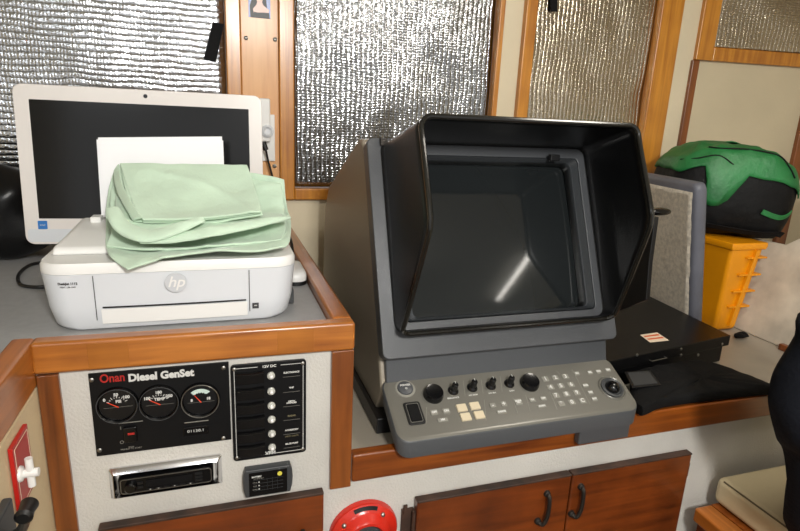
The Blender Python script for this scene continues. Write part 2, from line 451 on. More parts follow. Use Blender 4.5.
# wall socket + adapter
p = Y(267.5, 125, WY-.009)
t = thing('wall_socket', 'white wall plate and plug with black cable on the post right of the computer', 'socket', (p.x, p.y, p.z))
q0, q1 = Y(262, 107, WY-.009), Y(275, 161, WY-.009)
b = MB(); b.box(q0.x-.01, q1.x, WY-.016, WY-.0085, q1.z, q0.z-.02); b.build('plate', 'white', t, bevel=.002)
q0, q1 = Y(258, 98, WY-.03), Y(272.5, 146, WY-.03)
b = MB(); b.box(q0.x, q1.x-.006, WY-.045, WY-.0165, q1.z+.012, q0.z); b.build('adapter', 'white', t, bevel=.005)
c = Y(267.5, 131, WY-.045); b = MB(); b.lathe(c, (0, -1, 0), [(0, .018), (.006, .018), (.009, .012), (.004, .006), (.004, .0)], 24); b.build('dial', 'white2', t)
q = [Y(263, 142, WY-.05), Y(266, 150, WY-.05), Y(268, 160, WY-.04), Y(272, 175, WY-.035), Y(276, 192, WY-.03)]
b = MB(); b.tube([q[0], q[1]], .008, steps=1); b.build('plug', 'black', t)
b = MB(); b.tube(q[1:]+[V((q[4].x+.01, WY-.03, 1.15))], .003); b.build('cable', 'black', t)

# ------------------------------------------------------------------ raised console (left)
T = thing('raised_console', 'white instrument console with honey wood rim at the left', 'cabinet', (0, 0, 0))
b = MB(); b.prism([(XL, 0, .0), (XS, 0, .0), (XS, 0, ZC-.02), (XL, 0, ZC-.02)], (0, .02, 0)); b.build('front_panel', 'panel', T)
b = MB(); b.box(XL-.02, XL-.0005, -.85, -.001, 0, 1.079); b.build('side_panel', 'cream', T, label='cream side panel')
b = MB(); b.box(XS-.025, XS-.005, .022, .80, Z2+.002, ZC-.02); b.build('end_panel', 'panel', T)
tb = Y(200, 362).z
b = MB(); b.hexa([(XL-.002, -.012, 1.103), (XS, -.012, 1.1), (XS, .018, 1.1), (XL-.002, .018, 1.103)], [(XL-.002, -.012, ZT+.002), (XS, -.012, ZT), (XS, .018, ZT), (XL-.002, .018, ZT+.002)])
fr_ = b.build('front_rim', 'oak', T, bevel=.006)
for xa_, xb_ in ((89, 129), (277, 313)):
    ua, ub = fp(xa_, 350)[0], fp(xb_, 340)[0]; b = MB(); b.box(ua, ub, -.0125, .004, 1.106, ZT-.004); b.build('inlay_block', 'inlay', fr_, bevel=.0005, label='darker wood inlay block')
b = MB(); b.box(XS-.036, XS, .0185, WY-.002, 1.1, ZT); b.build('end_rim', 'oaky', T, bevel=.006)
b = MB(); b.box(XL-.032, XL, -.85, .017, 1.080, ZT+.002); b.build('side_rim', 'oaky', T, bevel=.006)
pl0, pl1 = fp(50, 420)[0], fp(63.5, 450)[0]
b = MB(); b.prism([(XL+.0005, -.008, .55), (XL+.034, -.008, .55), (XL+.030, -.008, 1.1), (XL+.0005, -.008, 1.1)], (0, .012, 0)); b.build('corner_post', 'mahv', T, bevel=.002)
ex0 = fp(330, 420)[0]; ex1 = XS-.001
b = MB(); b.box(ex0, ex1, -.010, .01, Y(335, 486).z, 1.1); b.build('end_post', 'mahv', T, bevel=.002)
def handle_knob(*a): pass
# its small door, bottom left
(dx0, dz0), (dx1, dz1) = fp(100, 519), fp(322, 489)
b = MB(); b.box(dx0, dx1, -.02, -.001, .35, (dz0+dz1)/2); dr = b.build('door', 'door', T, bevel=.003)
b = MB(); b.box(dx0, dx1, -.0208, -.004, (dz0+dz1)/2-.004, (dz0+dz1)/2+.002); b.build('worn_edge', 'worn', dr, bevel=.002)
hx, hz = fp(301, 525); b = MB(); b.tube([(hx, -.022, hz+.004), (hx, -.045, hz), (hx, -.045, hz-.06), (hx, -.022, hz-.07)], .005); b.build('handle', 'bronze', dr)

# worktop of the raised console
b = MB()
b.prism([(-1.5, WY-.001, ZC-.02), (XS-.037, WY-.001, ZC-.02), (XS-.037, .0195, ZC-.02), (XL-.033, .0195, ZC-.02), (XL-.033, -.85, ZC-.02), (-1.5, -.85, ZC-.02)], (0, 0, .02))
o = b.build('raised_worktop', 'lam', None); tag(o, 'grey laminate worktop under the white printer and computer', 'worktop')

# ------------------------------------------------------------------ lower cabinet (right)
T2 = thing('lower_cabinet', 'low white cabinet with dark wood doors under the radar', 'cabinet', (.9, 0, 0))
b = MB(); b.box(XS+.0001, 2.4, .0, .02, 0, .851); b.build('front_panel', 'panel', T2)
b = MB(); b.box(XS+.0005, XR+.05, -.012, .012, .830, ZL-.003); b.build('front_rim', 'mah', T2, bevel=.005)
zt1 = fp(415, 497)[1]; zt2 = fp(685, 447)[1]; zd = (zt1+zt2)/2
seam = fp(566, 475)[0]; l0 = fp(414, 500)[0]; l1 = fp(685, 450)[0]
for i, (a, c) in enumerate(((l0, seam-.0015), (seam+.0015, l1))):
    b = MB(); b.box(a, c, -.022, -.001, .34, zd); d = b.build('door', 'door', T2, bevel=.004)
    b = MB(); b.box(a, c, -.0228, -.004, zd-.0035, zd+.0015); b.build('worn_edge', 'worn', d, bevel=.002)
    hx, hz = fp((549, 583)[i], (494, 487)[i], -.03); hz -= .004
    b = MB(); b.tube([(hx, -.024, hz), (hx, -.033, hz-.003), (hx+.001, -.035, hz-.03), (hx-.002, -.035, hz-.056), (hx-.009, -.033, hz-.069), (hx-.015, -.024, hz-.066)], .0045)
    b.lathe((hx, -.022, hz), (0, -1, 0), [(0, .008), (.005, .007), (.007, .004)], 16); b.lathe((hx-.015, -.022, hz-.066), (0, -1, 0), [(0, .008), (.005, .007), (.007, .004)], 16)
    b.build('handle', 'bronze', d)
    if i == 0:
        q, w_ = fp(404, 508)
        b = MB(); b.box(q-.006, a-.002, -.006, -.0005, w_-.09, w_); b.box(q-.003, q+.004, -.009, -.0055, w_-.01, w_+.012); b.cyl((a-.003, -.012, w_-.08), (a-.003, -.012, w_-.002), .004); b.build('hinge', 'worn', d)
    else:
        q, w_ = fp(686, 461)
        b = MB(); b.box(c+.002, c+.012, -.012, -.0005, w_-.035, w_+.002); b.build('hinge', 'worn', d, bevel=.002)
b = MB(); b.prism([(XS-.003, .0125, Z2-.02), (XR+.3, .0125, Z2-.02), (XR+.3, WY-.001, Z2-.02), (XS-.003, WY-.001, Z2-.02)], (0, 0, .02))
o = b.build('lower_worktop', 'lam2', None); tag(o, 'beige grey lower worktop carrying the radar and black case', 'worktop')

# ------------------------------------------------------------------ generator panel
u0_, v1_ = fp(88.5, 371.5); u1_, v0_ = fp(229.5, 441)
u1_ = fp(230, 400)[0]; v0_ = (fp(97, 453)[1]+fp(230, 441)[1])/2; v1_ = (fp(89, 372)[1]+fp(228, 362)[1])/2; v1_ = min(v1_, 1.0995)
PF = frame_at((0, -.003, 0), (1, 0, 0), (0, 0, 1))
u0_ = (fp(88, 372)[0]+fp(97, 453)[0])/2
GP = thing('generator_panel', 'black generator gauge panel with three round dials and red and white lettering', 'instrument panel', ((u0_+u1_)/2, -.001, v0_))
b = MB(); b.prism([(u0_, -.0005, v0_), (u1_, -.0005, v0_), (u1_, -.0005, v1_), (u0_, -.0005, v1_)], (0, -.003, 0)); b.build('plate', 'plate', GP, bevel=.0008)
for px, py in ((92, 379), (223.5, 367), (100, 449), (223.5, 437)):
    u, v = fp(px, py); b = MB(); b.lathe((u, -.0035, v), (0, -1, 0), [(0, .0035), (.001, .0035), (.002, .002), (.0022, 0)], 16); b.build('screw', 'steel', GP)
PF = frame_at((0, -.0035, 0), (1, 0, 0), (0, 0, 1))
ua, va = fp(114, 377); text('brand_lettering', 'Onan', .020, PF, ua-.0018, va, 'inkr', GP, bold=.0004, sx=.80, label='red lettering')
ua, va = fp(162, 374.3); text('title_lettering', 'Diesel GenSet', .0175, PF, ua-.0005, va, 'ink', GP, bold=.0008, sx=.96, label='white lettering')
for gi, (px, py) in enumerate(((118, 403.5), (159.5, 401), (200.5, 398.5))):
    u, v = fp(px, py); r = .0305
    c = V((u, -.0035, v))
    b = MB(); b.lathe(c, (0, -1, 0), [(0, r+.001), (.006, r), (.0075, r-.0012), (.006, r-.003), (.001, r-.0035), (.001, 0)], 40)
    g = b.build('gauge', 'gloss', GP)
    b = MB(); b.lathe(c+V((0, -.0011, 0)), (0, -1, 0), [(0, r-.004), (.0008, r-.0045), (.001, 0)], 40); b.build('dial_face', 'dial', g)
    b = MB(); pts = [c+V(((r-.0012)*math.cos(a_*PI/20), -.0073, (r-.0012)*math.sin(a_*PI/20))) for a_ in range(40)]; b.tube(pts, .0006 if gi < 2 else .0009, n=6, closed=True, steps=1); b.build('bezel_ring', 'amber' if gi < 2 else 'steel', g)
    DF = frame_at(c+V((0, -.0022, 0)), (1, 0, 0), (0, 0, 1))
    if gi < 2:
        b = MB()
        for k in range(9):
            a_ = R(155-k*16); d = V((math.cos(a_), 0, math.sin(a_))); s_ = V((-math.sin(a_), 0, math.cos(a_)))*.0005
            p = DF.o + d*.0125; q = DF.o + d*(.0165 if k % 2 == 0 else .0145); b.prism([p-s_, q-s_, q+s_, p+s_], (0, -.0003, 0))
        b.build('ticks', 'ink', g)
        for s_, uu, vv in ((('0', -.018, .011), ('50', -.001, .0185), ('100', .0135, .013), ('PSI', .002, .0065)) if gi == 0 else (('100', -.0175, .0095), ('180', 0, .0185), ('250', .0155, .0105), ('TEMP', .001, .0065))):
            text('numerals', s_, .0068, DF, uu, vv, 'ink', g, bold=.0003)
        nd = (R(148), .017)
    else:
        b = MB(); arc = [(a_, .0225) for a_ in range(130, 45, -6)] + [(a_, .0150) for a_ in range(52, 136, 6)]
        b.prism([DF(rr*math.cos(R(a_)), rr*math.sin(R(a_))-.002, .0002) for a_, rr in arc], (0, -.0003, 0)); b.build('scale_arc', 'teald', g)
        b = MB()
        for k in range(6):
            a_ = R(128-k*15); b.cyl(DF(.0150*math.cos(a_), .0150*math.sin(a_)-.002, .0004), DF(.0150*math.cos(a_), .0150*math.sin(a_)-.002, .0009), .0013, n=8)
        b.build('ticks', 'dial', g)
        text('numerals', '8', .0065, DF, -.0135, .001, 'ink', g, bold=.0003); text('numerals', '18', .0065, DF, .0125, .002, 'ink', g, bold=.0003)
        nd = (R(126), .0155)
    a_, ln = nd; d = V((math.cos(a_), 0, math.sin(a_))); s_ = V((-math.sin(a_), 0, math.cos(a_)))*.0008
    o_ = c+V((0, -.0035, -.002)); b = MB(); b.prism([o_-d*.002-s_, o_+d*ln-s_*.5, o_+d*ln+s_*.5, o_-d*.002+s_], (0, -.0005, 0)); b.build('needle', 'orange', g)
    b = MB(); b.prism([DF(-.020, -.0035, .0003), DF(.022, -.0035, .0003), DF(.022, -.0032, .0003), DF(-.020, -.0032, .0003)], (0, -.0002, 0)); b.build('dial_line', 'key', g)
ua, va = fp(131, 431)
b = MB(); b.box(ua-.010, ua+.010, -.010, -.0036, va-.016, va+.012); sw = b.build('rocker_switch', 'gloss', GP, bevel=.002)
ur, vr = fp(132, 430.5); b = MB(); b.box(ur-.005, ur+.005, -.0106, -.0095, vr-.0018, vr+.0018); b.build('indicator', 'inkr', sw)
ua, va = fp(121, 427); text('switch_mark', 'I', .008, PF, ua, va, 'key', GP)
ua, va = fp(122.3, 441); text('switch_mark', 'O', .008, PF, ua, va, 'key', GP)
ua, va = fp(131, 421); b = MB(); b.box(ua-.018, ua+.018, -.0042, -.0036, va-.0006, va+.0006); b.build('caption_line', 'key', GP)
ua, va = fp(131, 446.5); text('caption', 'STOP\nPREHEAT TO START', .0035, PF, ua+.001, va, 'key', GP)
ua, va = fp(196, 429); b = MB(); b.box(ua-.020, ua+.020, -.006, -.0036, va-.008, va+.008); hm = b.build('hour_meter', 'gloss', GP, bevel=.001)
HF = frame_at((0, -.0062, 0), (1, 0, 0), (0, 0, 1)); text('meter_digits', '01130.1', .0065, HF, ua, va+.0005, 'ink', hm, w=.0003, sx=1.3)
ua, va = fp(196, 420.5); b = MB(); b.box(ua-.018, ua+.020, -.0042, -.0036, va-.0006, va+.0008); b.build('caption_line', 'key', GP)

# ------------------------------------------------------------------ breaker panel
bx0 = fp(231.5, 400)[0]; bx1 = fp(305.7, 400)[0]; bz1 = fp(270, 361)[1]; bz0 = fp(270, 455)[1]
BP = thing('breaker_panel', 'black breaker panel with six switches and a column of round lamps', 'switch panel', ((bx0+bx1)/2, -.001, bz0))
bw, bh = bx1-bx0, bz1-bz0; bcx, bcz = (bx0+bx1)/2, (bz0+bz1)/2
BF = frame_at((bcx, -.0005, bcz), (1, 0, 0), (0, 0, 1))
b = MB(); b.prism([BF(u, v) for u, v in rrect(bw, bh, .006)], (0, -.005, 0)); b.build('plate', 'plate', BP, bevel=.0008)
BF = frame_at((bcx, -.0055, bcz), (1, 0, 0), (0, 0, 1))
b = MB(); b.ring([BF(u, v, .0001) for u, v in rrect(bw-.010, bh-.012, .004)], [BF(u, v, .0001) for u, v in rrect(bw-.0118, bh-.0138, .0035)], (0, -.0003, 0)); b.build('border_line', 'ink', BP)
b = MB(); b.box(bcx-.019, bcx+.019, -.0062, -.0056, bz1-.009, bz1-.004); b.build('title_backing', 'plate', BP)
text('title_lettering', '12V DC', .0062, BF, 0, bh/2-.0066, 'ink', BP, w=.0009, bold=.0002, sx=1.15)
for sx_ in (-1, 1):
    for sz_ in (-1, 1):
        b = MB(); b.lathe(BF(sx_*(bw/2-.006), sz_*(bh/2-.007), 0), (0, -1, 0), [(0, .0032), (.001, .0032), (.002, .0018), (.0022, 0)], 14); b.build('screw', 'steel', BP)
names = ['ELECTRONICS', 'VHF', 'DEPTH\nSOUNDER', 'RADAR', 'ACCESSORY', 'BILGE PUMP']
rows = [(271, 375.5), (271.2, 391), (271.4, 405.5), (271.6, 419.3), (271.8, 433.5), (272, 447.2)]
for k, (px, py) in enumerate(rows):
    u, v = fp(px, py, -.006); u -= bcx; v -= bcz
    b = MB()
    rows_ = []
    for uu0, uu1 in ((-bw/2+.008, u-.012),):
        cuv = [( .0125, .0), (.0118, .006), (.0095, .009), (0, .0065), (-.0095, .004), (-.0105, 0)]
        for q in cuv: rows_.append([BF(uu0, v-.001+q[0], q[1]), BF(uu0+(uu1-uu0)*.5, v-.001+q[0]-.0012*(q[0] > 0), q[1]+.001), BF(uu1, v-.001+q[0], q[1])])
    A = [[r[i] for r in rows_] for i in range(3)]; b.loft(A); b.build('breaker_switch', 'gloss', BP)
    b = MB(); b.lathe(BF(u, v, 0), (0, -1, 0), [(0, .0068), (.003, .0065), (.004, .005)], 20); lm = b.build('lamp', 'lens', BP)
    b = MB(); b.lathe(BF(u, v, .0041), (0, -1, 0), [(0, .0035), (.0035, .003), (.005, .0015), (.0053, 0)], 16); b.build('lamp_cap', 'white', lm)
    text('caption', names[k], .0042 if k != 2 else .0038, BF, bw/2-.0255, v+.0025, 'ink' if k != 3 else 'inkd', BP, bold=.00015)
    b = MB(); b.prism([BF(bw/2-.040, v-.0058, .0002), BF(bw/2-.011, v-.0058, .0002), BF(bw/2-.011, v-.0054, .0002), BF(bw/2-.040, v-.0054, .0002)], (0, -.0002, 0)); b.build('caption_line', 'key', BP)
for k, s_ in ((3.5, 'DEEP SOUNDER'), (4.45, '12 V OUTLET')): pass
text('caption', 'DECK LIGHTS', .0038, BF, bw/2-.0255, fp(271.8, 438.5, -.006)[1]-bcz, 'inkd', BP)
text('maker_lettering', 'VPM', .0085, BF, .0, -bh/2+.0085, 'ink', BP, w=.0009, bold=.0003, sx=1.1)

# small monitor under it
u, v = fp(267.5, 475.5)
ML = thing('battery_monitor', 'small dark grey battery monitor with a yellow oval badge below the breaker panel', 'monitor', (u, -.001, v-.022))
MF = frame_at((u, -.0005, v), (1, 0, 0), (0, 0, 1))
hw, hh = .0435, .0300
out = [(-hw*.90, -hh), (hw*.90, -hh), (hw*.98, -hh*.5), (hw, 0), (hw*.98, hh*.5), (hw*.90, hh*.86), (-hw*.90, hh*.86), (-hw*.98, hh*.5), (-hw, 0), (-hw*.98, -hh*.5)]
b = MB(); b.loft([[MF(p, q, 0) for p, q in out], [MF(p, q, .012) for p, q in out], [MF(p*.96, q*.95, .015) for p, q in out]]); b.build('case', 'amber', ML, bevel=.001)
b = MB(); b.prism([MF(p, q, .0152) for p, q in ((-.033, -.026), (.033, -.026), (.033, .0205), (-.033, .0205))], (0, -.0008, 0)); b.build('face', 'gloss', ML)
MF2 = frame_at((u, -.0166, v), (1, 0, 0), (0, 0, 1))
b = MB(); b.cyl(MF2(.020, .0125, 0), MF2(.020, .0125, .0006), .0042, n=24); bb = b.build('badge', 'yel', ML)
text('caption', 'BATTERY', .004, MF2, -.020, .0125, 'ink', ML, bold=.0002); text('caption', 'MANAGEMENT', .0026, MF2, -.0165, .0085, 'key', ML)
for k, (s_, q) in enumerate((('MAIN', .001), ('AUX', -.006), ('CHRG', -.013))):
    text('caption', s_, .003, MF2, -.023, q, 'key', ML)
    b = MB(); b.cyl(MF2(-.016, q, 0), MF2(-.016, q, .0005), .0012, n=10); b.build('led', 'ink', ML)
b = MB()
for k in range(4): b.box(u-.026, u+.026, -.0169, -.0166, v+.005-.007*k, v+.0053-.007*k)
for k in range(3): b.box(u-.002+k*.009, u-.0017+k*.009, -.0169, -.0166, v-.018, v+.007)
b.build('grid_lines', 'amber', ML)

# ------------------------------------------------------------------ car stereo
sx0 = fp(110, 480)[0]; sx1 = fp(222, 470)[0]; sz0 = (fp(113, 496)[1]+fp(221, 484)[1])/2; sz1 = (fp(110, 466)[1]+fp(221, 455)[1])/2
ST = thing('car_stereo', 'black car radio in a bright chrome surround below the gauges', 'radio', ((sx0+sx1)/2, -.001, sz0))
sw_, sh_ = sx1-sx0, sz1-sz0; SF = frame_at(((sx0+sx1)/2, -.0005, (sz0+sz1)/2), (1, 0, 0), (0, 0, 1))
o_ = rrect(sw_, sh_, .003, 3); i_ = rrect(sw_-.022, sh_-.020, .002, 3)
n_ = len(o_)
b = MB()
b.loft([[SF(*p, 0) for p in o_], [SF(*p, .003) for p in o_], [SF(p[0]*.93, p[1]*.76, .012) for p in o_], [SF(p[0]*.92, p[1]*.74, .0122) for p in o_], [SF(*p, .002) for p in i_], [SF(*p, 0) for p in i_]], caps=False); b.build('surround', 'chrome', ST)
b = MB(); o2 = rrect(sw_-.028, sh_-.026, .005, 4); b.loft([[SF(*p, 0) for p in o2], [SF(*p, .012) for p in o2], [SF(p[0]*.98, p[1]*.94, .015) for p in o2]]); b.build('face', 'gloss', ST)
SG = frame_at(SF(0, 0, .015), (1, 0, 0), (0, 0, 1))
b = MB(); b.ring([SG(*p, .0002) for p in rrect(sw_-.034, sh_-.030, .005, 4)], [SG(*p, .0002) for p in rrect(sw_-.0365, sh_-.0325, .004, 4)], (0, -.0008, 0)); b.build('trim_ring', 'steel', ST)
b = MB(); b.prism([SG(-.032, -.006, .0003), (SG(.040, -.006, .0003)), SG(.040, .007, .0003), SG(-.032, .007, .0003)], (0, -.0008, 0)); b.build('display', 'lcd', ST, label='dark display window')
b = MB(); b.lathe(SG(-.055, -.001, 0), (0, -1, 0), [(0, .0095), (.007, .009), (.009, .007), (.009, 0)], 28); b.build('volume_knob', 'gloss', ST)
for k in range(6):
    b = MB(); x_ = -.026+k*.0125; b.prism([SG(x_-.0045, -.0112, .0003), SG(x_+.0045, -.0112, .0003), SG(x_+.0045, -.0088, .0003), SG(x_-.0045, -.0088, .0003)], (0, -.0015, 0)); b.build('preset_button', 'black', ST)
b = MB(); 
for k in (0, 1, 3, 5): b.prism([SG(-.026+k*.0125-.001, -.0106, .002), SG(-.026+k*.0125+.001, -.0106, .002), SG(-.026+k*.0125+.001, -.0094, .002), SG(-.026+k*.0125-.001, -.0094, .002)], (0, -.0003, 0))
b.build('button_marks', 'ink', ST)
for x_, w_, z_ in ((.050, .012, .006), (.050, .012, .000), (.050, .012, -.006), (-.041, .008, .004), (-.041, .008, -.004)):
    b = MB(); b.prism([SG(x_-w_/2, z_-.0022, .0002), SG(x_+w_/2, z_-.0022, .0002), SG(x_+w_/2, z_+.0022, .0002), SG(x_-w_/2, z_+.0022, .0002)], (0, -.0016, 0)); b.build('button', 'black', ST)

# ------------------------------------------------------------------ red bell
u, v = fp(363, 529.5)
AL = thing('alarm_bell', 'round red alarm with a grey grille, between the dark wood doors', 'alarm', (u, -.001, v-.06))
c = V((u, -.0005, v)); r = .069
b = MB(); b.lathe(c, (0, -1, 0), [(0, r), (.006, r), (.012, r*.96), (.018, r*.80), (.022, r*.74), (.032, r*.66), (.036, r*.60), (.036, r*.52), (.026, r*.46), (.026, 0)], 48); b.build('dome', 'red', AL)
b = MB(); b.lathe(c+V((0, -.0262, 0)), (0, -1, 0), [(0, r*.45), (.004, r*.44), (.006, r*.3), (.006, 0)], 36); gr = b.build('grille', 'amber', AL)
b = MB()
for k in range(16):
    a_ = 2*PI*k/16; d = V((math.cos(a_), 0, math.sin(a_))); s_ = V((-math.sin(a_), 0, math.cos(a_)))*.0011; o_ = c+V((0, -.0325, 0)); b.prism([o_+d*.006-s_, o_+d*.024-s_, o_+d*.024+s_, o_+d*.006+s_], (0, -.001, 0))
b.build('grille_fins', 'steel', gr)
for a_ in (142, 52):
    d = V((math.cos(R(a_)), 0, math.sin(R(a_)))); b = MB(); b.lathe(c+V((0, -.018, 0))+d*r*.78, (0, -1, 0), [(0, .005), (.003, .0045), (.005, .002), (.005, 0)], 14); b.build('screw', 'steel', AL)
AF = frame_at(c+V((0, -.0135, 0))+V((0, 0, r*.88)), (1, 0, 0), V((0, .25, 1)))
b = MB()
arc = [R(112-k*44/8) for k in range(9)]; ro_, ri_ = r*.93, r*.84
b.loft([[V((c.x+rr*math.cos(a_), -.0145-(0.0 if rr > r*.9 else .0035)-e_, c.z+rr*math.sin(a_))) for rr, e_ in ((ro_, 0), (ri_, 0), (ri_, .001), (ro_, .001))] for a_ in arc]); b.build('name_plate', 'plate', AL)

# ------------------------------------------------------------------ red plate with white T handle, side panel
pA, pB, pC, pD = X(7, 451, XL), X(15, 507, XL), X(32, 489, XL), X(21.5, 423, XL)
y0_, y1_ = (pA.y+pB.y)/2, (pC.y+pD.y)/2; z0_, z1_ = (pB.z+pC.z)/2, (pA.z+pD.z)/2
RP = thing('pull_handle', 'white T handle on a red plate on the cream side panel at far left', 'handle', (XL, (y0_+y1_)/2, z0_))
b = MB(); b.box(XL+.0005, XL+.006, y0_, y1_, z0_, z1_); b.build('plate', 'reds', RP, bevel=.001, label='red plate')
b = MB(); SFr = frame_at((XL+.0062, (y0_+y1_)/2, (z0_+z1_)/2), (0, 1, 0), (0, 0, 1)); hy, hz_ = (y1_-y0_)/2-.005, (z1_-z0_)/2-.005
b.ring([SFr(p, q, .0001) for p, q in rrect(2*hy, 2*hz_, .002, 2)], [SFr(p, q, .0001) for p, q in rrect(2*hy-.002, 2*hz_-.002, .001, 2)], (.0004, 0, 0)); b.build('border_line', 'label', RP)
hc = X(20, 474, XL+.006)
b = MB(); b.cyl(hc, hc+V((.022, 0, 0)), .006, n=20); b.lathe(hc, (1, 0, 0), [(0, .011), (.003, .010), (.005, .006)], 20); hd = b.build('stem', 'white', RP)
b = MB(); b.cyl(hc+V((.012, 0, -.020)), hc+V((.012, 0, .022)), .0048, n=16); b.build('crossbar', 'white', hd)

# engine control levers below
lc = X(-12, 534, XL)
EL = thing('engine_control', 'black engine control lever on the side panel below the red plate', 'control lever', (XL, lc.y, lc.z-.05))
b = MB(); b.box(XL+.0005, XL+.012, lc.y-.05, lc.y+.05, lc.z-.08, lc.z+.012); b.build('base_plate', 'amber', EL, bevel=.003)
for k, (dy, dz) in enumerate(((-.030, .012), (.028, .016))):
    b = MB(); b.tube([V((XL+.012, lc.y+dy, lc.z-.03)), V((XL+.025, lc.y+dy, lc.z-.02)), V((XL+.032, lc.y+dy, lc.z+dz-.012))], .006); lv = b.build('lever', 'steel', EL)
    b = MB(); b.lathe(V((XL+.032, lc.y+dy-.016, lc.z+dz-.012)), (0, 1, 0), [(0, .007), (.004, .0105), (.016, .009), (.028, .0105), (.032, .007)], 20); b.build('grip', 'black', lv)

# ------------------------------------------------------------------ all-in-one computer
mq = [Y(12, 84, .46), Y(261, 92, .46), Y(20, 243, .46)]
mxl, mxr = -.392, .1055; mzt, mzb = 1.532, 1.198
mc = V(((mxl+mxr)/2, .46, (mzt+mzb)/2)); mw, mh = mxr-mxl, mzt-mzb
AC = thing('desktop_computer', 'white all in one computer with a black screen behind the printer', 'computer', (mc.x, .50, ZC))
tl = R(5); ya = R(4); MFc = frame_at(mc, (math.cos(ya), -math.sin(ya), 0), (math.sin(tl)*math.sin(ya), math.sin(tl)*math.cos(ya), math.cos(tl)))
b = MB(); o_ = rrect(mw, mh, .018, 6); b.loft([[MFc(*p, -.022) for p in rrect(mw-.02, mh-.02, .02, 6)], [MFc(*p, -.012) for p in o_], [MFc(*p, 0) for p in o_], [MFc(p[0]*.997, p[1]*.995, .0015) for p in o_]]); b.build('case', 'bezelw', AC)
b = MB(); b.prism([MFc(*p, .0016) for p in rrect(mw-.058, mh-.0865, .001, 1, 0, .0125)], -MFc.n*-.0005); b.build('screen', 'lcd', AC)
b = MB(); b.prism([MFc(*p, .0016) for p in rrect(mw-.010, .028, .006, 3, 0, -mh/2+.019)], MFc.n*.0004); b.build('chin', 'white2', AC)
b = MB(); b.cyl(MFc(.005, mh/2-.0135, .0015), MFc(.005, mh/2-.0135, .003), .0042, n=20); b.build('webcam', 'gloss', AC)
b = MB(); b.prism([MFc(*p, .0022) for p in rrect(.018, .018, .001, 1, -mw/2+.035, -mh/2+.042)], MFc.n*.0004); st = b.build('sticker', 'blue', AC, label='square blue sticker')
ST2 = frame_at(MFc(-mw/2+.035, -mh/2+.042, .0026), MFc.ux, MFc.uy); text('sticker_text', 'intel', .006, ST2, 0, 0, 'ink', st)
b = MB(); b.prism([V((mc.x-.09, .40, ZC+.0005)), V((mc.x+.09, .40, ZC+.0005)), V((mc.x+.09, .60, ZC+.0005)), V((mc.x-.09, .60, ZC+.0005))], (0, 0, .006))
b.hexa([V((mc.x-.07, .55, ZC+.006)), V((mc.x+.07, .55, ZC+.006)), V((mc.x+.07, .56, ZC+.006)), V((mc.x-.07, .56, ZC+.006))], [V((mc.x-.07, .49, 1.36)), V((mc.x+.07, .49, 1.36)), V((mc.x+.07, .5, 1.36)), V((mc.x-.07, .5, 1.36))]); b.build('stand', 'white2', AC, bevel=.002)

# black bag behind it
BB = thing('black_bag', 'glossy black bag on the worktop left of the computer', 'bag', (-.56, .64, ZC))
def wrk(amp, sc, seed=0): return lambda q: q + V((noise.noise(q*sc+V((seed, 0, 0))), noise.noise(q*sc+V((0, seed+9, 0))), noise.noise(q*sc+V((0, 0, seed+19)))))*amp
def wflat(amp, sc, zmin, seed=0):
    f = wrk(amp, sc, seed)
    def g(q):
        q = f(q); q.z = max(q.z, zmin); return q
    return g
b = MB(); b.ellipsoid((-.56, .63, ZC+.112), ((.205, 0, 0), (0, .10, 0), (0, 0, .112)), 2.6, 44, 26, wflat(.018, 14, ZC+.0015)); b.build('shell', 'satin', BB)
b = MB(); b.tube([(-.60, .60, ZC+.20), (-.56, .56, ZC+.25), (-.50, .55, ZC+.245), (-.47, .56, ZC+.19)], .007); b.build('handle', 'black', BB)
# cable loop
b = MB(); b.tube([Z(62, 262, ZC+.02), Z(46, 262, ZC+.006), Z(30, 265, ZC+.005), Z(19, 274, ZC+.005), Z(20, 284, ZC+.005), Z(34, 287, ZC+.005), Z(52, 286, ZC+.006), Z(62, 284, ZC+.01)], .0035)
o = b.build('power_cable', 'black'); tag(o, 'black cable looping out behind the left side of the printer', 'cable')

# ------------------------------------------------------------------ printer
PX0, PX1, PY0, PZ1 = -.277, .134, .073, 1.250
PW = PX1-PX0; pcx = (PX0+PX1)/2
PR = thing('printer', 'white inkjet printer standing behind the wooden rim', 'printer', (pcx, .2, ZC))
def pr_outline(w, d, r=.045, bow=.006):
    o = []
    for u, v in rrect(w, d, r, 8):
        vv = v
        if v < 0: vv = v - bow*(1-(2*u/w)**2)
        o.append((u, vv))
    return o
def pring(w, d, z, dy=0, bow=.006): return [V((pcx+u, .190+dy+v, z)) for u, v in pr_outline(w, d, .04, bow)]
b = MB(); b.loft([pring(PW*.905, .208, ZC+.003), pring(PW*.935, .216, ZC+.010), pring(PW*.972, .219, ZC+.04), pring(PW*.993, .222, ZC+.085), pring(PW, .224, PZ1-.018)]); body = b.build('body', 'white2', PR, angle=50)
b = MB(); b.loft([pring(PW, .2242, PZ1-.0175), pring(PW, .2242, PZ1-.006), pring(PW-.006, .219, PZ1)], True); b.build('top_shell', 'white', PR, angle=50)
# lid section at the left and the flat paper-output cover
b = MB(); b.loft([[V((PX0+.010, .30, PZ1)), V((PX0+.010, .135, PZ1)), V((pcx+.19, .135, PZ1)), V((pcx+.19, .30, PZ1))], [V((PX0+.014, .305, PZ1+.012)), V((PX0+.014, .14, PZ1+.012)), V((pcx+.18, .14, PZ1+.012)), V((pcx+.18, .305, PZ1+.012))], [V((PX0+.030, .31, PZ1+.034)), V((PX0+.030, .20, PZ1+.028)), V((pcx+.16, .20, PZ1+.028)), V((pcx+.16, .31, PZ1+.034))]])
b.build('lid', 'white', PR, bevel=.006)
b = MB(); q = Y(99, 222, .28); b.box(q.x-.012, q.x+.006, .265, .295, PZ1+.03, q.z+.012); b.build('paper_guide', 'white', PR, bevel=.002)
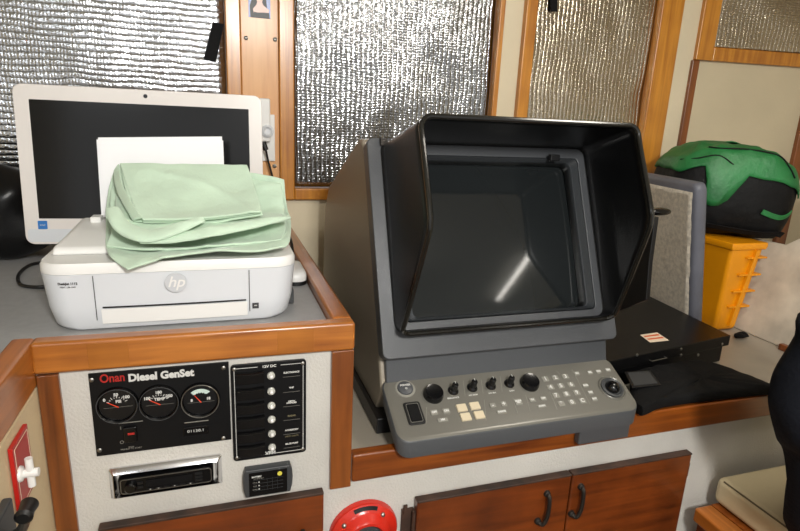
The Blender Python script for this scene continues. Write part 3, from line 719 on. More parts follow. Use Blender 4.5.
# front details follow the bowed front: find its y for an x, z
def pfront(x, z):
    t = min(1, max(0, (z-ZC)/(PZ1-.018-ZC))); d = .216+(.224-.216)*t
    u = x-pcx; return .190 - d/2 - .006*(1-(2*u/PW)**2)
def pstrip(xa, xb, za, zb, mt, nm, off=.0006, th=.001, n=14, label=None):
    b = MB(); A = []
    for i in range(n+1):
        x = xa+(xb-xa)*i/n; A.append([V((x, pfront(x, za)-off, za)), V((x, pfront(x, zb)-off, zb)), V((x, pfront(x, zb)-off-th, zb)), V((x, pfront(x, za)-off-th, za))])
    b.loft(A); return b.build(nm, mt, PR, label=label)
g0, g1 = Y(104, 306, .09), Y(247, 296, .09)
xs0, xs1 = Y(97, 300, .09).x, Y(249, 290, .09).x
zs = (g0.z+g1.z)/2
pstrip(xs0+.010, xs1-.006, zs-.0012, zs+.0012, 'black', 'output_slot', off=.0002)
pstrip(xs0-.0006, xs0+.0006, ZC+.02, PZ1-.02, 'inkb', 'seam', off=.0001, th=.0004, n=2)
pstrip(xs1-.0006, xs1+.0006, ZC+.02, PZ1-.02, 'inkb', 'seam', off=.0001, th=.0004, n=2)
pstrip(xs0+.008, xs1-.004, ZC+.014, zs-.003, 'white', 'output_flap', off=.0006, th=.0016)
hq = Y(176, 282, .075); yh = pfront(hq.x, hq.z)-.0006
HFm = frame_at((hq.x, yh, hq.z), (1, 0, 0), (0, -.09, 1))
b = MB(); b.cyl(HFm(0, 0, 0), HFm(0, 0, .0012), .0175, n=36); lg = b.build('logo_disc', mat('logo_grey', (198, 201, 205), .35), PR)
text('logo_letters', 'hp', .027, HFm, 0, .001, 'white', lg, w=.0016, shear=.3, bold=.0003)
iq = Y(255.5, 305, .08); b = MB(); yy = pfront(iq.x, iq.z)-.0006; b.box(iq.x-.0055, iq.x+.0055, yy-.0006, yy+.001, iq.z-.005, iq.z+.005); o1 = b.build('energy_label', 'inkb', PR)
EF = frame_at((iq.x, yy-.0006, iq.z), (1, 0, 0), (0, 0, 1)); text('energy_mark', '~', .008, EF, 0, .001, 'ink', o1, bold=.0003)
nq = Y(70, 279, .11); NF = frame_at((nq.x, pfront(nq.x, nq.z)-.0010, nq.z), (1, -.07, 0), (0, -.08, 1))
text('model_lettering', 'DeskJet 1112', .0052, NF, .004, .002, 'inkb', PR, bold=.0002); text('model_lettering', 'PRINT  USB  EASY', .003, NF, .004, -.004, 'inkb', PR)
b = MB(); b.box(PX1-.03, PX1+.004, .16, .20, ZC+.001, ZC+.03); b.build('rear_foot', 'amber', PR, bevel=.002)
# sheets in the rear tray
PT = thing('paper_stack', 'upright stack of blank white paper in the printer tray', 'paper', (-.09, .33, PZ1))
pa, pb_ = Y(98, 137.5, .315), Y(222, 136, .315); zb_ = PZ1+.036
for k in range(3):
    dx = (0, -.0035, .002)[k]; b = MB(); y_ = .315+k*.003
    b.hexa([(pa.x+dx, y_-.02, zb_), (pb_.x+dx, y_-.02, zb_), (pb_.x+dx, y_-.0175, zb_), (pa.x+dx, y_-.0175, zb_)], [(pa.x+dx, y_, pa.z-.004*k), (pb_.x+dx, y_, pb_.z-.004*k-.001), (pb_.x+dx, y_+.0025, pb_.z-.004*k-.001), (pa.x+dx, y_+.0025, pa.z-.004*k)])
    b.build('sheet', 'paper', PT)

# ------------------------------------------------------------------ mint cloth on the printer
def cr(p, t):
    """Catmull-Rom through the list p at t in 0..1"""
    n = len(p)-1; f = min(t*n, n-1e-6); i = int(f); s = f-i
    p0, p1, p2, p3 = p[max(i-1, 0)], p[i], p[i+1], p[min(i+2, n)]
    return .5*((2*p1) + (p2-p0)*s + (2*p0-5*p1+4*p2-p3)*s*s + (3*p1-p0-3*p2+p3)*s**3)
def sheet(mb, rows, nu=60, nv=36, amp=.003, sc=18, seed=0, edge=.4, back=0):
    rows = [[Y(x, y, d) for x, y, d in r] for r in rows]
    G = []
    for j in range(nv+1):
        line = [cr([r[i] for r in rows], j/nv) for i in range(len(rows[0]))]
        r = []
        for i in range(nu+1):
            q = cr(line, i/nu)
            w = amp*noise.noise(q*sc+V((seed, seed*2, 0))) + amp*.5*noise.noise(q*sc*2.4+V((0, seed, 5))) + amp*1.1*(1-abs(2*noise.noise(V((q.x*sc*.8+q.z*12, seed, q.z*sc*.9)))))**3 - amp*.9*(1-abs(2.4*noise.noise(V((q.x*sc*.35-q.z*8, seed+3, q.z*sc*.6)))))**4*.6
            r.append(q + V((0, -1, .6)).normalized()*(w+back))
        G.append(r)
    mb.grid(G)
b = MB()
# lowest, widest layer draped over the lid
sheet(b, [[(113, 172, .285), (150, 172, .29), (200, 172, .29), (250, 174, .285), (284, 180, .28)],
          [(107, 196, .27), (150, 200, .27), (200, 204, .27), (250, 203, .27), (286, 204, .265)],
          [(106, 228, .205), (150, 236, .20), (200, 236, .20), (250, 232, .19), (291, 222, .20)],
          [(107, 252, .098), (150, 254, .095), (200, 250, .10), (250, 245, .105), (290, 240, .11)],
          [(128, 271, .052), (162, 259, .056), (205, 252, .060), (250, 251, .060), (286, 247, .085)]], amp=.007, sc=12, seed=1)
sheet(b, [[(114, 176, .275), (170, 176, .28), (220, 176, .28), (281, 184, .275)],
          [(110, 204, .24), (160, 208, .235), (215, 210, .235), (284, 206, .235)],
          [(112, 228, .165), (150, 240, .15), (210, 243, .145), (286, 228, .16)],
          [(106, 246, .12), (150, 250, .10), (210, 247, .10), (282, 240, .105)]], amp=.006, sc=14, seed=5)
# middle: rolled fold
sheet(b, [[(116, 196, .235), (160, 210, .22), (215, 214, .22), (282, 214, .21)],
          [(116, 214, .16), (150, 226, .15), (205, 224, .145), (282, 219, .15)],
          [(122, 228, .125), (150, 238, .115), (200, 232, .112), (262, 223, .12)],
          [(146, 240, .112), (163, 243, .108), (200, 234, .108), (255, 226, .12)]], amp=.0035, sc=18, seed=9)
sheet(b, [[(112, 212, .155), (140, 224, .14), (178, 222, .14), (205, 216, .14)],
          [(118, 224, .13), (142, 232, .115), (176, 228, .115), (204, 222, .12)],
          [(136, 230, .105), (150, 236, .098), (172, 231, .10), (190, 224, .11)]], amp=.003, sc=22, seed=12, nu=40, nv=20)
# top: neatly folded panel, three thicknesses
for k, (dy, lo) in enumerate(((0, 6), (-.006, 2), (-.012, 0))):
    sheet(b, [[(120, 164, .272+dy), (160, 164.5, .272+dy), (205, 165, .272+dy), (247, 166, .27+dy)],
              [(122+2*k, 184+lo*.3, .228+dy), (165, 188, .225+dy), (212, 187, .225+dy), (254, 184, .228+dy)],
              [(129+2*k, 204+lo*.5, .18+dy), (172, 209, .175+dy), (220, 206, .175+dy), (259, 200, .182+dy)],
              [(143, 221+lo, .138+dy), (178, 220+lo, .135+dy), (222, 216+lo, .135+dy), (263-k, 212+lo*.6, .145+dy)]], amp=.0036, sc=11, seed=20+k*.3)
# folded left edge of that panel
sheet(b, [[(119, 164, .268), (114, 172, .262), (120, 170, .25)], [(124, 186, .225), (118, 192, .215), (125, 190, .205)], [(143, 222, .135), (134, 221, .13), (142, 218, .118)]], amp=.001, seed=3, nu=16, nv=30)
def roll(path, r1):
    P_ = smooth_path([Y(x, y, d) for x, y, d in path], 8); rg = []; n_ = len(P_)
    for i, p in enumerate(P_):
        tg = (P_[min(i+1, n_-1)]-P_[max(i-1, 0)]).normalized(); up = V((0, -.5, .86)); sd_ = tg.cross(up).normalized(); t_ = i/(n_-1); rr_ = r1*(.35+.65*math.sin(PI*min(1, .12+t_*.88)))
        rg.append([p+sd_*(rr_*1.9*math.cos(2*PI*k/12)) + up*(rr_*.62*math.sin(2*PI*k/12)+.003*noise.noise(p*40+V((k*.3, 0, 0)))) for k in range(12)])
    b.loft(rg)
roll([(112, 208, .145), (122, 226, .11), (146, 236, .088), (172, 230, .085), (203, 219, .10)], .0075)
roll([(140, 240, .088), (175, 238, .082), (215, 231, .086), (255, 224, .098), (290, 217, .12)], .0055)
CL = b.build('folded_cloth', 'cloth', None, solid=.0042); tag(CL, 'pale mint green cloth folded in a heap on the printer', 'cloth')
CL.modifiers['solid'].offset = 0
md = CL.modifiers.new('s', 'SUBSURF'); md.levels = 1; md.render_levels = 1

# white gadget to the right of the printer
q = Z(297, 283, ZC)
GD = thing('white_charger', 'small white rounded gadget with dark base between printer and wooden rim', 'gadget', (q.x-.005, .275, ZC))
gx, gy = .1605, .335
b = MB(); gfr = [(gx+u, gy+v) for u, v in rrect(.046, .12, .02, 6)]
b.loft([[V((x_, y_, ZC+.001)) for x_, y_ in gfr], [V((x_, y_, ZC+.009)) for x_, y_ in gfr]]); b.build('base', 'black', GD)
b = MB(); k_ = lambda s_, z_: [V((gx+(x_-gx)*s_, gy+(y_-gy)*s_, z_)) for x_, y_ in gfr]
b.loft([k_(.98, ZC+.0092), k_(1.0, ZC+.016), k_(.97, ZC+.024), k_(.85, ZC+.030), k_(.5, ZC+.032)]); b.build('shell', 'white', GD, angle=60)
b = MB(); b.tube([V((.165, .38, ZC+.02)), V((.170, .45, ZC+.06)), V((.165, .56, ZC+.065)), V((.150, .66, ZC+.012)), V((.12, .72, ZC+.005))], .0035); b.build('cable', 'black', GD)

# ------------------------------------------------------------------ radar
RA = thing('radar_display', 'large grey marine radar display with a black viewing hood', 'radar', (.575, .35, Z2))
sd = V((0, .172, .399)).normalized(); bn = V((0, -sd.z, sd.y))
BZ = frame_at((.575, .075, 1.056), (1, 0, 0), sd)             # bezel plane; u centred, v up the slope, w towards the viewer
prof = [(.118, .905), (.085, .955), (.092, .978), (.118, 1.045), (.268, 1.400), (.30, 1.448), (.325, 1.450), (.50, 1.375), (.665, 1.300), (.715, 1.24), (.735, 1.14), (.735, .95), (.70, .905)]
b = MB(); b.loft([[V((.302, y_, z_)) for y_, z_ in prof], [V((.848, y_, z_)) for y_, z_ in prof]]); b.build('housing', 'radar_lit', RA, bevel=.006)
b = MB(); b.box(.292, .858, .071, .43, Z2+.001, .908); b.build('base', 'black', RA, bevel=.003)
W_, H_ = .552, .456
hs = .208
oo = rrect(W_, H_, .014, 6, 0, hs); ii = rrect(.452, .350, .010, 6, .002, .226)
b = MB(); b.ring([BZ(*p, -.034) for p in oo], [BZ(*p, -.034) for p in ii], bn*.034); b.build('bezel', 'radar', RA, bevel=.003)
b = MB(); i2 = rrect(.408, .330, .016, 6, .002, .224)
b.loft([[BZ(*p, .0005) for p in rrect(.450, .348, .010, 6, .002, .226)], [BZ(*p, .004) for p in rrect(.440, .342, .010, 6, .002, .226)], [BZ(*p, -.008) for p in rrect(.424, .336, .012, 6, .002, .225)], [BZ(*p, -.006) for p in rrect(.416, .334, .014, 6, .002, .225)], [BZ(*p, -.026) for p in i2]], caps=False); b.build('screen_frame', mat('frame_grey', (60, 63, 66), .35), RA, solid=.001, label='stepped grey frame around the screen')
b = MB(); G = []
for j in range(25):
    r_ = []
    for i in range(31):
        u_ = -.215+.43*i/30; v_ = -.18+.36*j/24
        r_.append(BZ(u_+.002, v_+.224, -.030 + .010*(1-(u_/.215)**2)*.6 + .010*(1-(v_/.18)**2)*.5-.004))
    G.append(r_)
b.grid(G); b.build('screen', 'scr', RA, solid=.001, label='dark curved glass screen')
# hood
def fmap(s_):
    K_ = [(.032, .060, 1.092), (.07, .046, 1.122), (.215, -.018, 1.300), (.25, -.0245, 1.328), (.285, -.016, 1.352), (.40, .046, 1.478), (.427, .053, 1.504)]
    for a_, c_ in zip(K_, K_[1:]):
        if s_ <= c_[0]:
            t_ = max(0, (s_-a_[0])/(c_[0]-a_[0])); return a_[1]+(c_[1]-a_[1])*t_, a_[2]+(c_[2]-a_[2])*t_
    return K_[-1][1:]
loop = []
for u_, v_ in rrect(.494, .395, .022, 7, .002, .2295): loop.append((u_, v_))
# more points along the straight sides
dense = []
for a_, c_ in zip(loop, loop[1:]+loop[:1]):
    n_ = max(1, int(math.hypot(c_[0]-a_[0], c_[1]-a_[1])/.02))
    for k in range(n_): dense.append((a_[0]+(c_[0]-a_[0])*k/n_, a_[1]+(c_[1]-a_[1])*k/n_))
rings = []
for t_ in [k/8 for k in range(9)]:
    rr = []
    for u_, v_ in dense:
        B_ = BZ(u_, v_, .001)
        fy, fz = fmap(v_)
        k_ = min(1, max(0, (v_-.032)/.2)); xf = u_*(1-.062*k_)
        F_ = V((.575+xf, fy, fz)); rr.append(B_.lerp(F_, t_))
    rings.append(rr)
b = MB(); b.loft(rings, caps=False); hood = b.build('hood', 'satin', RA, solid=.005, angle=40)
b = MB(); b.tube(rings[-1], .0052, n=10, closed=True, steps=1); b.build('hood_rim', 'rim', hood)
b = MB(); b.tube([p for p in rings[0]], .0035, n=8, closed=True, steps=1); b.build('hood_gasket', 'black', hood)
b = MB(); q = BZ(-.245, .425, .003); b.box(q.x-.004, q.x+.010, q.y-.008, q.y+.004, q.z-.006, q.z+.008); b.build('hood_clip', 'bronze', hood)
q = BZ(.155, .398, .004); b = MB(); b.box(q.x-.012, q.x+.012, q.y-.018, q.y-.004, q.z-.004, q.z+.010); b.build('hood_clip', 'black', hood, bevel=.002)
# lower fascia
b = MB(); b.hexa([V((.312, .080, .972)), V((.842, .080, .972)), V((.842, .10, .972)), V((.312, .10, .972))], [V((.312, .098, 1.046)), V((.842, .098, 1.046)), V((.842, .13, 1.046)), V((.312, .13, 1.046))]); b.build('fascia', 'radar', RA, bevel=.003)
# keypad desk
ks = V((0, .13, .065)).normalized()
KF = frame_at((.302, -.04, .918), (1, 0, 0), ks)
def kp(x, y):
    p = PL(x, y, KF.o, KF.n) - KF.o; return p.dot(KF.ux), p.dot(KF.uy)
kw, kh = .548, .150
ko = rrect(kw, kh, .026, 7, kw/2, kh/2)
def kr(s_, w_, dz=0): return [KF(kw/2+(u_-kw/2)*(1-s_/kw*2), kh/2+(v_-kh/2)*(1-s_/kh*2), w_)+V((0, 0, dz)) for u_, v_ in ko]
b = MB(); b.loft([kr(.008, 0, -.039), kr(.002, 0, -.035), kr(0, -.004), kr(.003, -.0005)]); KD = b.build('keypad_desk', 'radar', RA, angle=50)
b = MB(); b.loft([kr(.002, -.0006), kr(.006, .0012), kr(.010, .0012)]); b.build('keypad_face', 'keyp', KD, angle=50, label='warm grey control face')
b = MB(); 
q0, q1 = Y(577, 430, -.02), Y(626, 428, -.02)
b.box(q0.x, q1.x, -.031, -.0135, .848, .884); b.build('mounting_foot', 'radar', RA, bevel=.003)
def kdisc(u_, v_, prof_, nm, mt, n=28, par=None):
    b = MB(); b.lathe(KF(u_, v_, .0012), KF.n, prof_, n); return b.build(nm, mt, par or KD)
u_, v_ = kp(405, 389); kdisc(u_, v_, [(0, .021), (.0012, .020), (.0014, .018)], 'power_ring', 'key'); pwr = kdisc(u_, v_, [(.0, .017), (.004, .0155), (.0055, .012), (.0058, 0)], 'power_button', 'radar')
KT = frame_at(KF(0, 0, .0072), KF.ux, KF.uy); text('power_lettering', 'POWER', .0062, KT, u_, v_+.004, 'ink', KD, bold=.0002); text('power_lettering', 'O', .006, KT, u_, v_-.004, 'ink', KD, bold=.0002)
u_, v_ = kp(414, 414)
b = MB(); b.prism([KF(*p, .0013) for p in rrect(.034, .051, .005, 4, u_, v_)], KF.n*.003); b.build('brilliance_frame', 'black', KD, bevel=.001)
b = MB(); b.loft([[KF(*p, .0044) for p in rrect(.022, .038, .002, 3, u_, v_)], [KF(*p, .0075) for p in rrect(.021, .036, .002, 3, u_, v_)]]); b.build('rocker', 'rubber', KD)
b = MB(); b.ring([KF(*p, .0046) for p in rrect(.0255, .042, .003, 3, u_, v_)], [KF(*p, .0046) for p in rrect(.0243, .0408, .003, 3, u_, v_)], KF.n*.0004); b.build('rocker_outline', 'key', KD)
for px, py in ((433, 395.5), (529, 384)):
    u_, v_ = kp(px, py); kdisc(u_, v_, [(0, .021), (.003, .021), (.010, .0195), (.0135, .018), (.0125, .014), (.0125, 0)], 'dial_knob', 'knob', 36)
for k, (px, py) in enumerate(((453, 391), (472, 388), (490.5, 386), (509, 384))):
    u_, v_ = kp(px, py); nb = kdisc(u_, v_, [(0, .0115), (.003, .0105), (.006, .0075), (.021, .0062), (.023, .0045), (.023, 0)], 'control_knob', 'knob')
    b = MB(); b.prism([KF(u_-.0006, v_+.001, .0245), KF(u_+.0006, v_+.001, .0245), KF(u_+.0006, v_+.0058, .0245), KF(u_-.0006, v_+.0058, .0245)], KF.n*.0004); b.build('pointer_mark', 'ink', nb)
KT = frame_at(KF(0, 0, .0014), KF.ux, KF.uy)
for s_, px, py in (('BRILLIANCE', 453, 398.5), ('A/C RAIN', 473, 395.5), ('A/C SEA', 492, 393.5), ('GAIN', 511.5, 391.3)):
    u_, v_ = kp(px, py); text('caption', s_, .0048, KT, u_, v_, 'ink', KD, bold=.0001)
def keyrect(px, py, w_, h_, nm='key', mt='key', t_=.003, s_=None, ts=.006):
    u_, v_ = kp(px, py)
    b = MB(); b.loft([[KF(*p, .0013) for p in rrect(w_, h_, .0012, 2, u_, v_)], [KF(*p, t_) for p in rrect(w_*.94, h_*.92, .0012, 2, u_, v_)]]); o = b.build(nm, mt, KD)
    if s_: text('key_legend', s_, ts, frame_at(KF(0, 0, t_), KF.ux, KF.uy), u_, v_, 'ink', KD, bold=.0004, w=.0003)
    return o
for px, py in ((461.5, 408.5), (474.5, 406.5), (465.5, 417.5), (479, 415.5)): keyrect(px, py, .0215, .0175, 'ivory_key', 'keyw', .004)
keyrect(434, 413, .015, .012, s_='OFF', ts=.006); keyrect(446, 411.5, .015, .012, s_='ON'); keyrect(442.5, 420.5, .022, .008, s_='HM', ts=.0055)
keyrect(492.5, 406, .013, .011, s_='-', ts=.012); keyrect(503.5, 404.5, .013, .012, s_='+', ts=.014); keyrect(501.5, 412.3, .022, .008, s_='RANGE', ts=.005)
keyrect(518, 402.5, .016, .015, s_='MODE\nHU', ts=.0048)
keyrect(532, 400.5, .014, .010, s_='TX', ts=.005); keyrect(543, 399, .014, .010, s_='OFF', ts=.005); keyrect(541.5, 406.7, .020, .008, s_='ALARM', ts=.0045)
# digit block of three by four
nums = ['1', '2', '3', '4', '5', '6', '7', '8', '9', '*', '0', 'C']
P00, P20, P03, P23 = (545, 379.5), (565, 377), (561, 404.2), (582, 401.2)
for r_ in range(4):
    for c_ in range(3):
        ta, tb_ = c_/2, r_/3
        px = (P00[0]*(1-ta)+P20[0]*ta)*(1-tb_)+(P03[0]*(1-ta)+P23[0]*ta)*tb_; py = (P00[1]*(1-ta)+P20[1]*ta)*(1-tb_)+(P03[1]*(1-ta)+P23[1]*ta)*tb_
        keyrect(px, py, .0155, .0125, t_=.0028, s_=nums[r_*3+c_], ts=.013)
for px, py, s_ in ((576.5, 374, 'CU'), (589.5, 373, 'EBL'), (598, 372, 'VRM'), (607.5, 370.5, 'TRK'), (585, 386, 'ACQ'), (590, 393, 'TGT'), (594, 399.5, 'ENT')):
    keyrect(px, py, .013, .010, s_=s_, ts=.0056)
for a_, c_ in (((426.5, 407.5), (426, 424)), ((484, 400), (486, 421)), ((512.5, 398), (517.5, 414)), ((525.5, 395.5), (530, 412)), ((549.5, 392), (557, 410)), ((556, 371), (560, 375)), ((572, 370), (590, 405)), ((463, 381), (465, 396)), ((481, 380), (483, 394)), ((500, 377), (502, 392))):
    A_, C_ = kp(*a_), kp(*c_); d = V((C_[0]-A_[0], C_[1]-A_[1], 0)).normalized(); e_ = (-d.y*.0004, d.x*.0004)
    b = MB(); b.prism([KF(A_[0]-e_[0], A_[1]-e_[1], .0013), KF(C_[0]-e_[0], C_[1]-e_[1], .0013), KF(C_[0]+e_[0], C_[1]+e_[1], .0013), KF(A_[0]+e_[0], A_[1]+e_[1], .0013)], KF.n*.0003); b.build('divider_line', 'key', KD)
u_, v_ = kp(611.5, 388.5)
kdisc(u_, v_, [(0, .0315), (.0015, .031), (.003, .029), (.001, .0265), (.001, .025)], 'trackball_rim', 'keyp', 40)
kdisc(u_, v_, [(.0011, .0255), (.0045, .025), (.005, .0215), (.002, .0175), (.002, 0)], 'trackball_ring', 'amber', 40)
b = MB(); b.ellipsoid(KF(u_, v_, .0035), ((.016, 0, 0), (0, .016, 0), (0, 0, .0150)), 2, 28, 18); b.build('trackball', 'gloss', KD)
for px, py in ((385, 432.5),): pass

# ------------------------------------------------------------------ black case right of the radar
BX = thing('black_case', 'flat black metal case with an orange label, right of the radar', 'case', (1.15, .4, Z2))
ZX = .952
fl, frt, br_, bl_ = V((.872, .122, 0)), V((1.352, .2, 0)), V((1.392, .66, 0)), V((.89, .64, 0))
def zz(p, z_): return V((p.x, p.y, z_))
b = MB(); b.loft([[zz(p, ZX-.030) for p in (fl, frt, br_, bl_)], [zz(p, ZX) for p in (fl, frt, br_, bl_)]]); b.build('lid', 'boxm', BX, bevel=.002)
ins = [fl+V((.004, .006, 0)), frt+V((-.014, .006, 0)), br_+V((-.014, -.01, 0)), bl_+V((.004, -.01, 0))]
b = MB(); b.loft([[zz(p, Z2+.001) for p in ins], [zz(p, ZX-.031) for p in ins]]); b.build('tray', 'boxm', BX, bevel=.002)
fd = (frt-fl).normalized(); fnn = V((fd.y, -fd.x, 0))
for px, py in ((637, 355), (681, 349), (681, 355), (698, 355), (722, 344)):
    q = PL(px, py, fl, fnn); b = MB(); b.lathe(q-fnn*.0004, fnn, [(0, .0042), (.0018, .0038), (.003, .002), (.003, 0)], 14); b.build('screw', 'steel', BX)
q = PL(658, 359, fl+fnn*.003, fnn); b = MB(); b.tube([q-fd*.028-fnn*.006, q-fd*.028+fnn*.004, q+fd*.028+fnn*.004, q+fd*.028-fnn*.006], .0015, steps=1); b.build('latch', 'steel', BX)
lp = [Z(640, 335, ZX+.0003), Z(657, 332.5, ZX+.0003), Z(669, 340.5, ZX+.0003), Z(650, 342.5, ZX+.0003)]
b = MB(); b.prism(lp, (0, 0, .0005)); lb = b.build('paper_label', 'label', BX, label='cream label with orange lines')
for k in (.2, .55):
    A_ = lp[0].lerp(lp[3], k); B_ = lp[1].lerp(lp[2], k); A2 = lp[0].lerp(lp[3], k+.16); B2 = lp[1].lerp(lp[2], k+.16)
    b = MB(); b.prism([A_.lerp(B_, .08)+V((0, 0, .0006)), A_.lerp(B_, .92)+V((0, 0, .0006)), A2.lerp(B2, .92)+V((0, 0, .0006)), A2.lerp(B2, .08)+V((0, 0, .0006))], (0, 0, .0003)); b.build('label_line', 'labelr', lb)

# black folded fabric bag in front of it
FB = thing('fabric_pouch', 'folded black fabric pouch with a clear window, in front of the black case', 'pouch', (1.1, .06, ZL))
zf = ZL+.012
ol = [(633, 371), (660, 367), (690, 364), (715, 366), (733, 372), (752, 379), (776, 390), (758, 392), (722, 396), (690, 400), (660, 405), (634, 411)]
pts = [Z(x_, y_, zf) for x_, y_ in ol]
cc = sum(pts, V((0, 0, 0)))/len(pts)
sm = smooth_path(pts, 6, True)
def lim(q):
    q = q.copy(); q.x = max(q.x, .862); q.y = min(q.y, .110+.1625*(q.x-.872)); return q
b = MB(); rg = []
for k, (s_, h_) in enumerate(((.97, -.010), (1.0, -.004), (1.0, .004), (.97, .011), (.90, .015), (.75, .017), (.55, .018), (.3, .018), (.12, .018))):
    rg.append([lim(cc+(p-cc)*s_+V((0, 0, h_+ (.006*noise.noise(p*24+V((k*.3, 0, 0))) if h_ > 0 else 0)))) for p in sm])
b.loft(rg); b.build('cloth_body', 'blackf', FB)
wq = [Z(622, 373, zf+.020), Z(648, 371.5, zf+.020), Z(659, 386, zf+.020), Z(630, 389, zf+.020)]
wq = [lim(p)+V((.006, 0, 0)) for p in wq]
b = MB(); b.prism(wq, (0, 0, .003)); wn = b.build('window_frame', 'black', FB, bevel=.001)
c2 = sum(wq, V((0, 0, 0)))/4
b = MB(); b.prism([c2+(p-c2)*.82+V((0, 0, .0032)) for p in wq], (0, 0, .0006)); b.build('clear_window', 'amber', wn)

# black bracket
q = X(648, 214, .95)
BK = thing('mounting_bracket', 'black bracket with a flat oval cap between the radar and the fleece pad', 'bracket', (.95, .22, ZX))
b = MB(); kx = .95
top_ = X(646, 214, kx); lo0 = Z(610, 296, ZX+.002); 
b.prism([V((kx, p_.y, max(ZX+.001, p_.z))) for p_ in (X(598, 318, kx), X(646, 300, kx), X(649, 262, kx), X(655, 217, kx), X(640, 214, kx), X(628, 240, kx))], (.012, 0, 0)); b.build('plate', 'black', BK, bevel=.002)
b = MB(); b.ellipsoid(V((kx+.03, top_.y, top_.z+.006)), ((.036, 0, 0), (0, .02, 0), (0, 0, .009)), 2.4, 28, 14); b.build('cap', 'gloss', BK)

# ------------------------------------------------------------------ fleece covered cushion
CS = thing('fleece_pad', 'grey vinyl pad with a beige fleece face, standing behind the black case', 'cushion', (1.44, .5, Z2))
c0 = V((1.402, .370, 0)); cdv = V((.15, .99, 0)).normalized(); ct = V((cdv.y, -cdv.x, 0))
CF = frame_at(V((1.394, .370, Z2+.004)), cdv, V((-.185, 0, 1))); ch = PL(703, 182, c0, (0, 1, 0)).z - Z2 - .004
L_ = .36
o_ = rrect(L_, ch, .02, 6, L_/2, ch/2)
b = MB(); th = .043
def cring(s_, w_): return [CF(L_/2+(u_-L_/2)*(1-2*s_/L_), ch/2+(v_-ch/2)*(1-2*s_/ch), -w_) for u_, v_ in o_]
sgn = 1 if CF.n.x > 0 else -1
def cring(s_, w_): return [CF(L_/2+(u_-L_/2)*(1-2*s_/L_), ch/2+(v_-ch/2)*(1-2*s_/ch), sgn*w_) for u_, v_ in o_]
b.loft([cring(.008, 0), cring(0, .008), cring(-.002, th/2), cring(0, th-.008), cring(.008, th)]); b.build('vinyl_body', 'grayv', CS, angle=70)
b = MB(); G = []
for j in range(61):
    r_ = []
    for i in range(41):
        u_ = .012+(L_-.03)*i/40; v_ = .006+(ch-.03)*j/60
        u_ += .004*noise.noise(V((v_*30, 0, 1))) if i == 0 else 0
        w_ = .006+.0012*noise.noise(V((u_*60, v_*60, 0)))+.0016*noise.noise(V((u_*190, v_*190, 4)))
        if i in (0, 40) or j in (0, 60): w_ = .0005
        r_.append(CF(u_, v_, -sgn*w_))
    G.append(r_)
b.grid(G); b.build('fleece', 'fleece', CS, label='beige fleece facing')

# ------------------------------------------------------------------ yellow crate
tA, tB = Y(770, 238, .385), Y(735, 335, .385)
CRx0, CRx1, CRy0, CRy1 = 1.512, tA.x-.010, .385, .74
CR = thing('yellow_crate', 'yellow plastic crate with ribbed side, under the green and black duffel', 'crate', ((CRx0+CRx1)/2, .55, Z2))
zt_ = 1.168; tx = tA.x-tB.x
def crr(z_, g=0):
    t_ = (z_-Z2)/(zt_-Z2); ix = .040*(1-t_)
    return [(V((CRx0+ix*.2-g, CRy0+ix*.3-g, z_))), V((CRx1-ix+g, CRy0+ix*.3-g, z_)), V((CRx1-ix+g, CRy1-ix*.3+g, z_)), V((CRx0+ix*.2-g, CRy1-ix*.3+g, z_))]
b = MB(); b.loft([crr(Z2+.001), crr(zt_)]); b.build('body', 'yellow', CR, bevel=.014)
b = MB(); b.loft([crr(zt_-.022, .004), crr(zt_-.010, .006), crr(zt_+.001, .004)]); b.build('rim', 'yellow', CR, bevel=.004)
# corner flange and ribs on the face toward the camera
b = MB(); b.loft([[V((CRx1-.045-.040*(1-t_), CRy0-.012+.014*(1-t_), z_)) for q_ in (0,)] + [V((CRx1-.033-.040*(1-t_), CRy0-.012+.014*(1-t_), z_)), V((CRx1-.033-.040*(1-t_), CRy0+.02, z_)), V((CRx1-.045-.040*(1-t_), CRy0+.02, z_))] for t_, z_ in ((.06, Z2+.02), (1, zt_-.022))]); b.build('corner_flange', 'yellow', CR, bevel=.002)
for k, (z_, wl) in enumerate(((1.118, .055), (1.062, .065), (1.007, .065), (.955, .060))):
    t_ = (z_-Z2)/(zt_-Z2); xe = CRx1-.040*(1-t_)
    b = MB(); b.box(xe-wl-.012, xe+.014, CRy0-.010+.012*(1-t_), CRy0+.025, z_, z_+.006); b.build('rib', 'yellow', CR, bevel=.0015)

# black scrap of strap at the crate's foot
q = Z(738, 338, Z2)
b = MB(); b.ellipsoid((q.x+.005, q.y-.005, Z2+.011), ((.026, .004, 0), (-.006, .016, 0), (0, 0, .007)), 2.2, 20, 12, wrk(.006, 60)); o = b.build('dark_rag', 'blackf'); tag(o, 'small crumpled black rag at the foot of the yellow crate', 'rag')

# ------------------------------------------------------------------ duffel bag
DB = thing('duffel_bag', 'green and black duffel bag lying on the yellow crate', 'bag', (1.6, .56, zt_))
ax = V((.168, -.095, -.010)); ay = V((.05, .130, 0)); az = V((0, 0, .143)); dc = V((1.612, .555, zt_+.1445))
def bagf(q):
    # sagging left end and wrinkled nylon
    u_ = (q-dc).dot(ax)/ax.length_squared
    q = q + V((0, 0, -.016*u_*u_))
    q = q + V((noise.noise(q*9), noise.noise(q*9+V((5, 5, 5))), noise.noise(q*9+V((9, 1, 3)))))*.014
    q = q + V((0, 0, 1))*.011*noise.noise(q*24)
    q.z = max(q.z, zt_+.0035); return q
b = MB(); b.ellipsoid(dc, (ax, ay, az), 3.2, 96, 54, bagf); b.build('body', 'blackn', DB)
